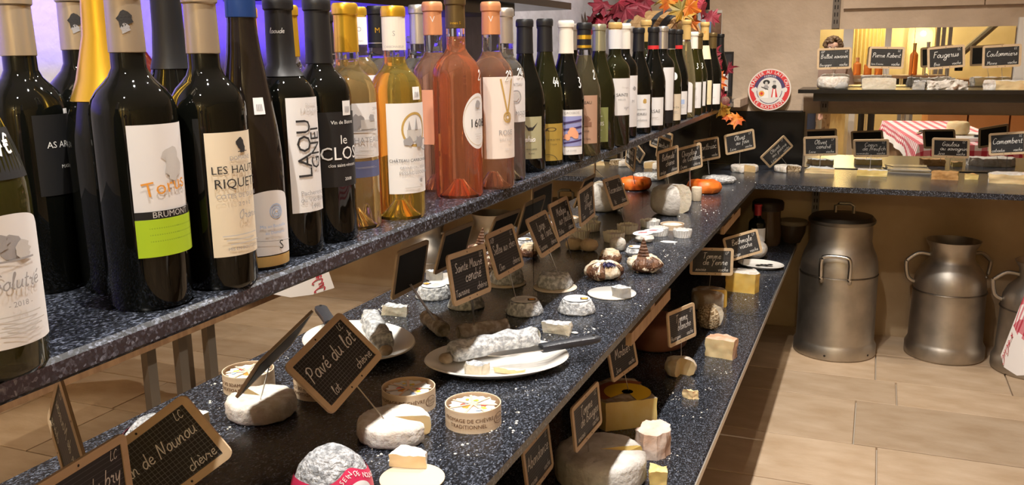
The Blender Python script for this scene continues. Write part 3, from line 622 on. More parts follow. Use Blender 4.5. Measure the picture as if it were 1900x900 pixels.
    if sticker:
        an, zf = sticker
        v, f = wrap(rect2(-.0075, -.009, .0075, .009), r, th + math.radians(an), zf * h, lambda z: prof_r(pts, z) + .0009); so = B().add(v, f).obj('price_sticker', PAPERW, t, smooth=0)
        bb = B()
        for k in range(4):
            v, f = wrap(rect2(-.004 + k * .0022, -.005, -.0028 + k * .0022, .002), r, th + math.radians(an), zf * h, lambda z: prof_r(pts, z) + .0012); bb.add(v, f)
        bb.obj('barcode', INKG, so, smooth=0)
    return t
FINE = lambda y0, n, m, w_=.7, x=0: [('r', x - w_ * (1 - .15 * (k % 3)), y0 - k * .07, x + w_ * (1 - .2 * ((k + 1) % 3)), y0 - k * .07 - .018, m) for k in range(n)]

bottle('burgundy bottle with pale picture label and a chalked price at the left edge', ('f', -8, 712), 'burgundy', .30, .041, OGLASS, C_TAN, lab=[dict(e=.38, w=95, y=(392, 640), m=L_WHITE, shape='arch', p=[('b', 0, .52, .009, INKG), ('b', -.25, .60, .006, INKG), ('b', .25, .45, .007, INKL), ('r', -.5, .30, .5, .33, INKG), ('s', 'Solutré', 0, -.05, .006, INKG), ('t', '- 2018 -', 0, -.35, .006, INKG)] + FINE(-.5, 5, INKL, .6)),
       dict(e=.45, w=85, y=(238, 330), m=L_BLACK)], price=('34€', 40, .57, .0085))
bottle('tan capped dark bottle with a black label behind the arched picture label', ('t', 20, -18), 'bordeaux', .30, .038, DGLASS, C_TAN, lab=[dict(e=.55, w=75, y=(210, 335), m=L_BLACK, z=(.10, .18), p=[('t', 'AS ARRES', .2, .25, .009, INKW), ('t', 'MASTER', .3, -.3, .005, INKW)]), dict(e=.93, w=12, y=(0, 1), z=(.08, .185), m=L_WHITE)])
bottle('dark bottle with tan capsule and a turned white label beside the orange script bottle', ('t', 131, -22), 'bordeaux', .305, .0385, DGLASS, C_TAN, lab=[dict(e=.72, w=38, y=(218, 375), m=L_WHITE), dict(e=.74, w=36, y=(390, 440), m=L_GREEN)], captext=[(0, 'o', .89, .0075, 'B', INK), (0, 'o', .862, .0045, 'B', INKG)])
bottle('dark bottle with white and lime label lettered in orange script', ('f', 285, 579), 'bordeaux', .302, .0388, DGLASS, C_TAN, lab=[dict(e=.40, w=112, y=(228, 468), m=L_WHITE, p=[('b', .05, .50, .010, INKL), ('b', .08, .38, .011, INKL), ('b', .05, .26, .007, INKL), ('t', 'Torus', -.18, .06, .019, INKO, .14), ('r', -1, -.30, 1, -.42, L_BLACK), ('t', 'BRUMONT', -.1, -.36, .008, INKL), ('r', -1, -.42, 1, -1, L_GREEN)] + [('r', -.7, -.55 - .1 * k, .7, -.57 - .1 * k, M('ink_lime', (.28, .45, .02), .7)) for k in range(3)])], captext=[(0, 'o', .89, .0075, 'B', INK), (0, 'o', .862, .0045, 'B', INKG)])
bottle('gold foiled champagne bottle at the back of the left row', ('t', 178, -60), 'champagne', .32, .044, DGLASS, C_GOLD, capz=.60)
bottle('short dark bottle with a plain black ring top behind the left bottles', ('t', 85, 122), 'burgundy', .245, .036, DGLASS, C_BLACK, capz=.93)
bottle('large dark red round flagon behind the left bottles', ('w', -.88, .88), 'flagon', .33, .062, REDGLASS, C_BLACK, capz=.80, lab=[dict(e=.78, w=25, y=(0, 1), z=(.17, .20), m=L_WHITE)])
bottle('black necked bottle between the orange script bottle and the cream label bottle', ('t', 303, -40), 'burgundy', .31, .040, DGLASS, C_BLACK, capz=.70)
bottle('dark bottle with cream label, tan capsule and large thin capitals', ('f', 414, 540), 'bordeaux', .30, .0375, DGLASS, C_TAN, lab=[dict(e=.42, w=100, y=(242, 470), m=L_CREAM, p=[('b', .15, .80, .006, INK), ('b', .2, .72, .004, INK), ('l', .0, .68, .4, .68, .0004, INK), ('t', 'DOMAINE', .1, .58, .006, INKG), ('t', 'LES HAUTS', -.05, .40, .0112, INK), ('t', 'RIQUETS', -.02, .18, .0135, INK), ('t', 'COTES DE DURAS', 0, -.02, .0065, INKG), ('t', '2 0 1 2', .1, -.16, .0055, INKG), ('s', 'Oranie', .25, -.36, .0045, INKG)] + FINE(-.65, 3, INKL, .7) + [('t', 'MIS EN BOUTEILLE', 0, -.88, .0045, INKG)])])
bottle('slender dark flute bottle with blue capsule and rounded blue and white label', ('f', 482, 503), 'flute', .335, .0345, M('smoke_glass', (.016, .012, .010), .05), C_BLUE, capz=.82, lab=[dict(e=.35, w=95, y=(348, 470), m=L_WHITE, shape='arch', p=[('e', .2, .35, .0085, .0085, INKB, .85), ('e', .2, .35, .006, .006, INKB, .8), ('e', .2, .35, .0035, .0035, INKB, .7), ('t', 'Mis en Bouteille', .05, -.1, .005, INKB), ('t', 'au Domaine', .1, -.3, .005, INKB), ('l', -.9, -.5, .9, -.62, .0003, INKG), ('t', 'S', .3, -.72, .014, INK)]), dict(e=.35, w=95, y=(472, 492), m=C_KRAFT)], sticker=(25, .54))
bottle('black bottle with tall white label of geometric block letters', ('f', 546, 481), 'bordeaux', .30, .0385, DGLASS, C_BLACK, capz=.70, lab=[dict(e=.52, w=74, y=(183, 393), m=L_WHITE, p=[('t', 'DOMAINE', .35, .88, .0045, INKL), ('t', 'LAOUGUE', .3, .78, .007, INKL), ('t', 'LAOU', -.20, .12, .026, INK, PI / 2), ('t', 'GNEI', .45, .12, .022, INK, PI / 2), ('t', 'Pacherenc', .1, -.66, .008, INKG), ('t', 'du Vic-Bilh', .1, -.78, .008, INKG), ('t', '1991', .2, -.91, .008, INKG)])], capband=[(.975, .995, C_SILVER)], captext=[(-10, 'laoude', .87, .003, 'h', INKL)])
bottle('black bottle with black label lettered in white round type', ('f', 612, 456), 'bordeaux', .302, .0375, DGLASS, C_BLACK, capz=.74, lab=[dict(e=.30, w=110, y=(208, 345), m=L_BLACK, p=[('t', 'Vin de Bistrot', .2, .72, .0065, INKW), ('t', 'le', .15, .25, .016, INKW), ('t', 'CLOS', .05, -.12, .023, INKW), ('t', 'clos saint-vincent', .1, -.42, .006, INKW), ('t', '2008', .25, -.8, .0055, INKW)])], sticker=(52, .56))
bottle('amber sweet wine bottle with engraved house label and blue band', ('f', 660, 428), 'bordeaux', .30, .0365, AMBER2, C_GOLD, capz=.79, clear=.76, lab=[dict(e=.36, w=95, y=(190, 290), m=L_WHITE, p=[('b', -.35, .35, .009, INKG), ('b', -.5, .2, .007, INKG), ('r', -.2, .05, .6, .4, INKL), ('b', .4, .45, .005, INKG), ('r', -.6, -.02, .7, .03, INKG), ('t', '2004', .6, .78, .0055, INKG), ('t', 'CHATEAU', 0, -.35, .0105, INKG), ('t', 'GRAND VIN', 0, -.62, .004, INKL)] + FINE(-.75, 2, INKL, .5)), dict(e=.36, w=95, y=(296, 326), m=L_BLUE, p=FINE(.3, 3, INKL, .6))])
bottle('golden dessert wine bottle with oval castle engraving and yellow cap', ('f', 744, 409), 'bordeaux', .299, .0370, AMBER, C_GOLD, capz=.96, clear=.77, lab=[dict(e=.30, w=118, y=(190, 356), m=L_WHITE, p=[('e', .1, .42, .0215, .0245, INKGO, .86), ('r', -.25, .15, .45, .42, INKL), ('p', [(-.22, .42), (-.08, .42), (-.15, .62)], INKG), ('p', [(.08, .42), (.22, .42), (.15, .7)], INKG), ('b', -.2, .16, .007, INKG), ('b', .3, .15, .008, INKG), ('e', .55, .08, .009, .009, INKG, .8), ('t', 'CHÂTEAU CARBONNIEUX', .0, -.26, .0060, INK), ('t', 'GRAND CRU CLASSE', .05, -.42, .005, INKG), ('t', 'PESSAC-LEOGNAN', .12, -.54, .0065, INKG), ('b', .3, -.72, .003, INKG)] + FINE(-.86, 1, INKL, .4))],
       capband=[(.80, .955, PAPERC)], captext=[(0, 'S', .875, .010, 'T', INKG), (0, 'CARBONNIEUX', .815, .0045, 'T', INKG)], sticker=(50, .60))
bottle('rosé bottle with copper capsule and glowing round seal behind the tall rosé', ('f', 812, 357), 'bordeaux', .318, .037, ROSE2, C_ORANGE, capz=.83, clear=.74, lab=[dict(e=.0, w=100, y=(165, 265), m=INKP)], captext=[(0, 'V', .91, .014, 'T', L_PINKW)])
bottle('tall rosé bottle with brown capsule and round white side label', ('f', 853, 369), 'bordeaux', .325, .040, ROSE, C_BROWN, capz=.84, clear=.80, lab=[dict(e=.60, w=86, y=(172, 275), m=L_WHITE, shape='oval', p=[('e', 0, 0, .029, .0395, INKGO, .985), ('t', '1608', .0, -.08, .019, INK), ('b', .0, .62, .006, INKG), ('t', 'Sainte', 0, .42, .006, INKG)] + FINE(-.45, 2, INKL, .3))], captext=[(0, 'innes S', .865, .0065, 'T', C_GOLD)], price=('2', 62, .60, .008))
bottle('rosé bottle with pale label, ribbon V and rose emblem', ('f', 916, 352), 'bordeaux', .318, .0375, ROSE2, C_ORANGE, capz=.83, clear=.74, lab=[dict(e=.30, w=110, y=(142, 292), m=L_PINKW, p=[('l', -.15, .95, .22, .1, .0016, INKGO), ('l', .55, .95, .22, .1, .0016, INKGO), ('e', .2, .02, .0085, .0095, INKGO, .75), ('e', .2, .02, .005, .006, INKGO, .6), ('t', 'ROSE', .1, -.36, .012, INKG), ('t', 'DU VAR', .12, -.53, .0075, INKL), ('t', '2017', .15, -.78, .005, INKL)])], captext=[(0, 'V', .91, .014, 'T', L_PINKW)], price=('29', 48, .60, .008))
bottle('clear pale wine bottle with silver capsule and rounded emblem label', ('f', 940, 337), 'bordeaux', .312, .0365, CLWINE, C_SILVER, capz=.80, clear=.77, lab=[dict(e=.36, w=95, y=(140, 225), m=L_WHITE, shape='arch', p=[('t', 'CHATEAU', 0, .62, .007, INKG), ('e', 0, .1, .012, .012, INKG, .85), ('b', 0, .1, .007, INKL), ('t', 'BOIS MOZE', 0, -.62, .010, INKG)])], price=('24', 48, .62, .008))
BURG = dict(kind='burgundy', r=.040, h=.296)
bottle('black burgundy bottle with sage label and white brush script', ('f', 976, 321), 'burgundy', .296, .040, DGLASS, C_BLACK, capz=.78, lab=[dict(e=.02, w=125, y=(215, 293), m=M('label_sage', (.42, .40, .24), .65), p=[('p', [(.1, .72), (.3, .35), (.5, .35), (.75, .72), (.5, .5), (.3, .5)], INK), ('s', 'Lehia', .30, -.1, .0058, INKW, .16), ('t', 'MOLLIERES', .45, -.55, .0045, INK), ('t', 'BLANC', .45, -.75, .004, INK)])])
bottle('black burgundy bottle with mustard scrollwork label', ('f', 1012, 308), 'burgundy', .300, .039, GGLASS, C_BLACK, capz=.78, lab=[dict(e=.12, w=115, y=(228, 297), m=L_MUST, p=[('e', .2, .7, .011, .004, INK, .8), ('e', -.3, .65, .009, .004, INK, .8), ('t', 'D o m a i n e', .25, .15, .0065, INK), ('t', 'l i s a', .3, -.1, .0065, INK), ('e', 0, -1.1, .022, .018, INK, .95)])], price=('44', 42, .56, .009))
bottle('black bottle with white capsule and a painted label of clasped hands', ('f', 1050, 301), 'burgundy', .298, .040, DGLASS, C_WHITE, capz=.77, lab=[dict(e=.05, w=125, y=(203, 286), m=L_WHITE, p=[('t', 'Domaine GROSBOIS', 0, .86, .0075, INKG), ('r', -.92, -.62, .92, .72, M('ink_slate', (.40, .42, .42), .7)), ('r', -.35, -.62, .92, .72, INKV)] + [('l', -.3, -.5 + .3 * k, .9, -.35 + .3 * k, .0018, NAVY) for k in range(4)] + [('b', .35, .0, .010, INKP), ('b', .1, -.2, .007, INKP), ('b', .55, -.12, .007, INKP), ('t', 'LA CUVEE', .3, -.82, .005, INKG)])], price=('3', 55, .55, .011))
bottle('clear olive wine bottle with black gold-banded cap and brown label', ('f', 1083, 290), 'burgundy', .296, .0385, M('clear_olive', (.44, .38, .22), .02, trans=.9, ior=1.33), C_BLACK, capz=.80, clear=.76, lab=[dict(e=.02, w=125, y=(176, 265), m=L_BROWN, p=[('t', 'CHATEAU', .1, .7, .0095, INK), ('b', .25, .0, .010, M('ink_rust', (.26, .13, .08), .7)), ('r', -.1, -.28, .6, -.1, M('ink_rust', (.26, .13, .08), .7)), ('t', 'BLAYE-COTES', .1, -.48, .005, INK), ('t', 'Pinot Gris', .25, -.8, .006, INK)])], capband=[(.815, .835, C_GOLD), (.88, .91, C_GOLD)], price=('2', 48, .60, .010))
bottle('green bottle with metallic green capsule and khaki label in white capitals', ('f', 1110, 278), 'burgundy', .296, .040, GGLASS, C_GREEN, capz=.79, lab=[dict(e=.0, w=125, y=(198, 262), m=L_KHAKI, p=[('t', 'FONTIS', .25, .05, .013, INKW), ('t', 'cotes', .5, .5, .006, INKW), ('t', 'du vin', .5, -.3, .005, INKL)] + FINE(-.6, 3, INKL, .6))])
bottle('bordeaux bottle with gold-topped white cap and tall white label', ('f', 1139, 271), 'bordeaux', .302, .0385, GGLASS, C_KRAFT, capz=.95, capband=[(.79, .945, PAPERW)], lab=[dict(e=.28, w=110, y=(145, 213), m=L_WHITE, p=[('t', 'Domaine', .3, .5, .006, INKL), ('t', 'SAINTE', .05, .1, .0105, INK), ('t', 'VIEILLES', .0, -.15, .006, INKG), ('s', 'vigne', .4, -.6, .004, INKG)])])
bottle('dark bottle with slim white cap behind the gold-topped one', ('f', 1156, 257), 'bordeaux', .305, .037, DGLASS, C_WHITE, capz=.78, lab=[dict(e=.55, w=75, y=(140, 235), m=L_WHITE, p=[('b', .2, .5, .006, INKG), ('t', 'M', .0, .0, .012, INKG)])])
bottle('dark burgundy bottle with big white label and small gold crest', ('f', 1182, 249), 'burgundy', .296, .041, DGLASS, C_BLACK, capz=.78, capband=[(.955, .975, C_SILVER)], lab=[dict(e=.04, w=125, y=(175, 236), m=L_WHITE, p=[('b', .55, .6, .006, INKGO), ('t', 'DE BOISSEYT', .35, .1, .0045, INK), ('t', 'CONDRIEU', .15, -.18, .0095, INK), ('s', 'Les Corbonnes', .2, -.55, .0038, INKG)])])
bottle('dark bottle with red-ringed black cap beside the crested label', ('f', 1209, 242), 'burgundy', .300, .039, DGLASS, C_BLACK, capz=.79, capband=[(.79, .825, RED)], lab=[dict(e=.1, w=110, y=(180, 232), m=L_WHITE, p=[('t', 'URSAE', .1, .0, .014, INK)] + FINE(-.4, 3, INKL, .6))])
bottle('bordeaux bottle with silver cap and narrow blank side label', ('f', 1226, 237), 'bordeaux', .304, .0385, DGLASS, C_SILVER, capz=.78, lab=[dict(e=.55, w=60, y=(125, 204), m=L_WHITE), dict(e=.5, w=66, y=(206, 228), m=L_BLACK)])
bottle('dark bottle with cream label and heart-shaped neck tag', ('f', 1240, 232), 'burgundy', .298, .039, GGLASS, C_BLACK, capz=.79, capband=[(.79, .80, C_SILVER)], lab=[dict(e=.2, w=110, y=(174, 223), m=L_CREAM, p=[('t', 'Macon Cru', .1, .0, .009, INK)] + FINE(-.3, 3, INKG, .6)), dict(e=.6, w=30, y=(134, 148), m=L_WHITE, shape='oval')], price=('3', 10, .58, .010))
bottle('dark bottle with red-ringed cap and white label with blue print', ('f', 1254, 223), 'burgundy', .300, .039, DGLASS, C_BLACK, capz=.79, capband=[(.79, .83, RED)], lab=[dict(e=.15, w=110, y=(169, 212), m=L_WHITE, p=[('r', -.6, -.1, .6, .3, INKB)] + FINE(-.2, 4, INKG, .6))])
bottle('tall pale flute bottle with ochre capsule and arched white label', ('f', 1269, 219), 'flute', .335, .037, M('pale_flute', (.55, .48, .26), .02, trans=.85, ior=1.34), C_KRAFT, capz=.80, clear=.78, lab=[dict(e=.02, w=120, y=(150, 208), m=L_WHITE, shape='arch', p=[('t', 'Cordial', .2, -.1, .007, INKG)] + FINE(-.4, 3, INKL, .6))])
bottle('green bottle with white lettered cap near the end of the row', ('f', 1283, 214), 'burgundy', .296, .038, OGLASS, C_WHITE, capz=.80, lab=[dict(e=.1, w=110, y=(152, 200), m=L_WHITE, p=[('b', .2, .5, .006, INKL)] + FINE(-.1, 5, INKL, .6))], price=('3', 30, .58, .010))
bottle('green bottle with bronze cap and white label near the end of the row', ('f', 1292, 210), 'burgundy', .294, .038, GGLASS, C_BROWN, capz=.80, lab=[dict(e=.1, w=110, y=(151, 196), m=L_WHITE, p=FINE(.3, 6, INKL, .6))], price=('3', 30, .58, .010))
bottle('tall dark bottle with ochre crest capsule and ivory label', ('f', 1303, 208), 'flute', .335, .038, DGLASS, C_KRAFT, capz=.80, lab=[dict(e=.1, w=110, y=(149, 194), m=L_IVORY, p=[('b', .2, .3, .007, INKGO), ('t', 'Q', .2, .0, .010, INK)] + FINE(-.3, 4, INKG, .6)), dict(e=.2, w=110, y=(85, 110), m=L_IVORY)], captext=[(0, 'o', .89, .008, 'h', INKO)])
bottle('second tall ochre capped bottle behind the crest capsule', ('w', -.735, 3.62), 'flute', .335, .037, M('tawny', (.30, .14, .06), .04, trans=.5), C_KRAFT, capz=.80, lab=[dict(e=.3, w=100, y=(0, 1), z=(.18, .215), m=L_IVORY)])
bottle('dark bottle with taupe cap and plain white label at the end of the row', ('f', 1318, 205), 'burgundy', .296, .039, DGLASS, C_BROWN, capz=.80, lab=[dict(e=.1, w=115, y=(155, 193), m=L_WHITE, p=FINE(-.3, 2, INKL, .5))])
bottle('black bottle half hidden by autumn leaves at the shelf end', ('w', -.70, 4.03), 'burgundy', .300, .040, DGLASS, C_BLACK, capz=.72, lab=[dict(e=.35, w=100, y=(0, 1), z=(.06, .13), m=L_WHITE, p=FINE(.3, 5, INKL, .6)), dict(e=.3, w=60, y=(0, 1), z=(.20, .225), m=L_WHITE)])
bottle('last black bottle beside the dark frame at the shelf end', ('w', -.665, 4.14), 'burgundy', .300, .040, DGLASS, C_BLACK, capz=.72, lab=[dict(e=.35, w=100, y=(0, 1), z=(.05, .125), m=L_WHITE, p=FINE(.3, 5, INKL, .6))])
# back rows
bottle('gold capped clear bottle behind the blue capsule flute', ('t', 453, 14), 'bordeaux', .30, .037, CLWINE, C_GOLD, capz=.76, clear=.68)
bottle('gold capped clear bottle half hidden by the geometric label bottle', ('t', 530, 11), 'bordeaux', .30, .037, CLWINE, C_GOLD, capz=.76, clear=.68)
bottle('black capped bottle with a gold crown between the two black bottles', ('w', -.80, 1.20), 'bordeaux', .298, .037, CLWINE, C_BLACK, capz=.76, clear=.68, captext=[(0, 'M', .86, .014, 'T', C_GOLD)], capband=[(.785, .79, C_SILVER)])
bottle('amber bottle with white neck band and yellow cap behind the blue-band label', ('t', 662, 14), 'bordeaux', .318, .037, AMBER2, C_GOLD, capz=.95, clear=.72, capband=[(.79, .945, PAPERW)], captext=[(-10, 'OO', .875, .012, 'T', INKG), (0, 'CHATEAU', .81, .004, 'T', INKG)], lab=[dict(e=.62, w=60, y=(0, 1), z=(.185, .196), m=L_WHITE)])
bottle('black capped bottle with a gold crown left of the castle engraving', ('t', 696, 12), 'bordeaux', .320, .037, CLWINE, C_BLACK, capz=.76, clear=.70, captext=[(8, 'M', .86, .014, 'T', C_GOLD)], capband=[(.785, .79, C_SILVER), (.985, .996, C_SILVER)])
bottle('silver capped clear bottle between castle engraving and rosé', ('t', 774, 10), 'bordeaux', .322, .037, CLWINE, C_SILVER, capz=.78, clear=.70)
bottle('clear bottle without visible cap deep behind the rosé', ('w', -.93, 1.74), 'bordeaux', .27, .037, CLEAR, C_SILVER, capz=.90, clear=.60)
bottle('black capped bottle with silver print behind the sage label', ('t', 936, 41), 'burgundy', .296, .039, CLWINE, C_BLACK, capz=.78, capband=[(.80, .815, C_SILVER), (.86, .885, C_GOLD)])
bottle('black capped bottle with gold lettering behind the mustard label', ('t', 1010, 41), 'burgundy', .296, .039, CLWINE, C_BLACK, capz=.78, capband=[(.80, .82, C_GOLD), (.87, .90, C_WHITE)])
bottle('grey capped bottle just behind the white capsule', ('t', 1060, 45), 'burgundy', .294, .039, DGLASS, C_SILVER, capz=.80)
bottle('pale capped bottle hidden behind the metallic green capsule', ('t', 1112, 52), 'bordeaux', .294, .037, DGLASS, C_WHITE, capz=.80)
bottle('navy capped red-ringed bottle in the second row', ('t', 1152, 56), 'burgundy', .294, .039, DGLASS, C_NAVY, capz=.80, capband=[(.80, .83, RED)])
bottle('violet silver capped bottle in the second row', ('t', 1167, 50), 'bordeaux', .298, .037, DGLASS, C_SILVER, capz=.72)
bottle('ochre capped bottle peeking over the red-ringed cap', ('t', 1199, 38), 'bordeaux', .315, .037, GGLASS, C_KRAFT, capz=.80)
for a, k in sorted(BQ, key=lambda q: q[0][1][0] != 'f'): _bottle(*a, **k)

# ---------------------------------------------------------------- slate price tags
def rrect(w_, h_, r_, n=4):
    out = []
    for cx_, cy_, a0 in ((w_ / 2 - r_, h_ / 2 - r_, 0), (-w_ / 2 + r_, h_ / 2 - r_, PI / 2), (-w_ / 2 + r_, -h_ / 2 + r_, PI), (w_ / 2 - r_, -h_ / 2 + r_, 1.5 * PI)):
        for k in range(n + 1): a = a0 + PI / 2 * k / n; out.append((cx_ + r_ * math.cos(a), cy_ + r_ * math.sin(a)))
    return out
TW, TH = .145, .094
def tag_frame_mesh():
    o_, i_ = rrect(TW, TH, .009), rrect(TW - .019, TH - .019, .0008); n = len(o_); v = []
    for y in (-.002, .002):
        for ring in (o_, i_): v += [(x, y, z) for x, z in ring]
    f = []
    for k in range(n):
        j = (k + 1) % n
        f += [(k, n + k, n + j, j), (2 * n + k, 2 * n + j, 3 * n + j, 3 * n + k), (k, j, 2 * n + j, 2 * n + k), (n + k, 3 * n + k, 3 * n + j, n + j)]
    me = B().add(v, [tuple(reversed(q)) for q in f]).mesh('frame'); me.materials.append(WOODTAG); return me
FRAME = tag_frame_mesh()
def panel_mesh(m):
    me = B().box((-TW / 2 + .0097, -.0008, -TH / 2 + .0097), (TW / 2 - .0097, .0019, TH / 2 - .0097)).mesh('slate'); me.materials.append(m); return me
PAN = {'g': panel_mesh(SL_GRID), 'r': panel_mesh(SL_RULE)}
def holes_mesh():
    b = B()
    for x, z in ((0, TH / 2 - .005), (-.014, -TH / 2 + .005), (.014, -TH / 2 + .005)):
        b.add([(x + .0016 * math.cos(2 * PI * k / 8), -.0022, z + .0016 * math.sin(2 * PI * k / 8)) for k in range(8)], [tuple(reversed(range(8)))])
    me = b.mesh('peg_hole'); me.materials.append(DARK); return me
BACK = B().box((-TW / 2 + .0097, .00195, -TH / 2 + .0097), (TW / 2 - .0097, .0024, TH / 2 - .0097)).mesh('back_panel'); BACK.materials.append(L_BLACK)
HOLE1 = B().add([(.0016 * math.cos(2 * PI * k / 8), 0, .0016 * math.sin(2 * PI * k / 8)) for k in range(8)], [tuple(reversed(range(8)))]).mesh('peg_hole'); HOLE1.materials.append(DARK)
def child(name, me, parent, loc=(0, 0, 0)):
    o = bpy.data.objects.new(name, me); COL.objects.link(o); o.parent = parent; o.location = loc; return o
def price_tag(label, pose, main, pin, bl='', br='vache', tl='', tr='LC', style='g', sc=1.0, pinz=None, two=False, ink=None):
    x, y, z, yaw, tilt, roll = pose; ink = ink or CHALK
    t = thing('slate_tag', label, 'price tag', (x, y, z + 1.11), group='slate price tags')
    Rm = Matrix.Rotation(yaw, 4, 'Z') @ Matrix.Rotation(tilt, 4, 'X') @ Matrix.Rotation(roll, 4, 'Y')
    t.rotation_euler = Rm.to_euler(); t.scale = (sc, sc, sc)
    child('frame', FRAME, t); child('slate', PAN[style], t); child('back_panel', BACK, t)
    for hx, hz in ((0, TH / 2 - .005), (-.014, -TH / 2 + .005), (.014, -TH / 2 + .005)): child('peg_hole', HOLE1, t, (hx, -.0022, hz))
    W_ = TW - .022
    def wr(s_, cx_, cz_, h_, fit, name='chalk_writing'):
        v, f = hand(s_, h_, fit=fit)
        B().add([(a + cx_, -.0012, b_ + cz_) for a, b_ in v], f).obj(name, ink, t, smooth=0)
    n = len(main)
    for k, s_ in enumerate(main):
        wr(s_, (.012 if (n > 1 and k) else 0) , (.006 if n == 1 else (.015 - .021 * k)), .0122 if n == 1 else .0102, W_ * (.93 if n == 1 else .84))
    if bl: wr(bl, -W_ / 2 + .004 + .022, -TH / 2 + .0175, .0066, .050)
    if br: wr(br, W_ / 2 - .004 - .018, -TH / 2 + .0175, .0066, .042)
    if tl: wr(tl, -W_ / 2 + .013, TH / 2 - .019, .0048, .022)
    if tr: wr(tr, W_ / 2 - .011, TH / 2 - .019, .0048, .02)
    # steel skewer from the foot of the tag into the cheese
    inv = (Matrix.Translation((x, y, z + 1.11)) @ Rm @ Matrix.Scale(sc, 4)).inverted()
    a = Vector((0, .0030, -TH / 2 + .016)); e = inv @ Vector(pin)
    B().tube([a, a + (e - a) * .3 + Vector((0, 0, 0)), e], .0011, 6).obj('skewer', STEEL, t)
    if two: B().tube([a + Vector((.006, 0, 0)), e + Vector((.0035, 0, 0))], .0011, 6).obj('skewer', STEEL, t)
    return t
def pinat(px, py, z): return onz(px, py, z)
CH = 'chèvre'
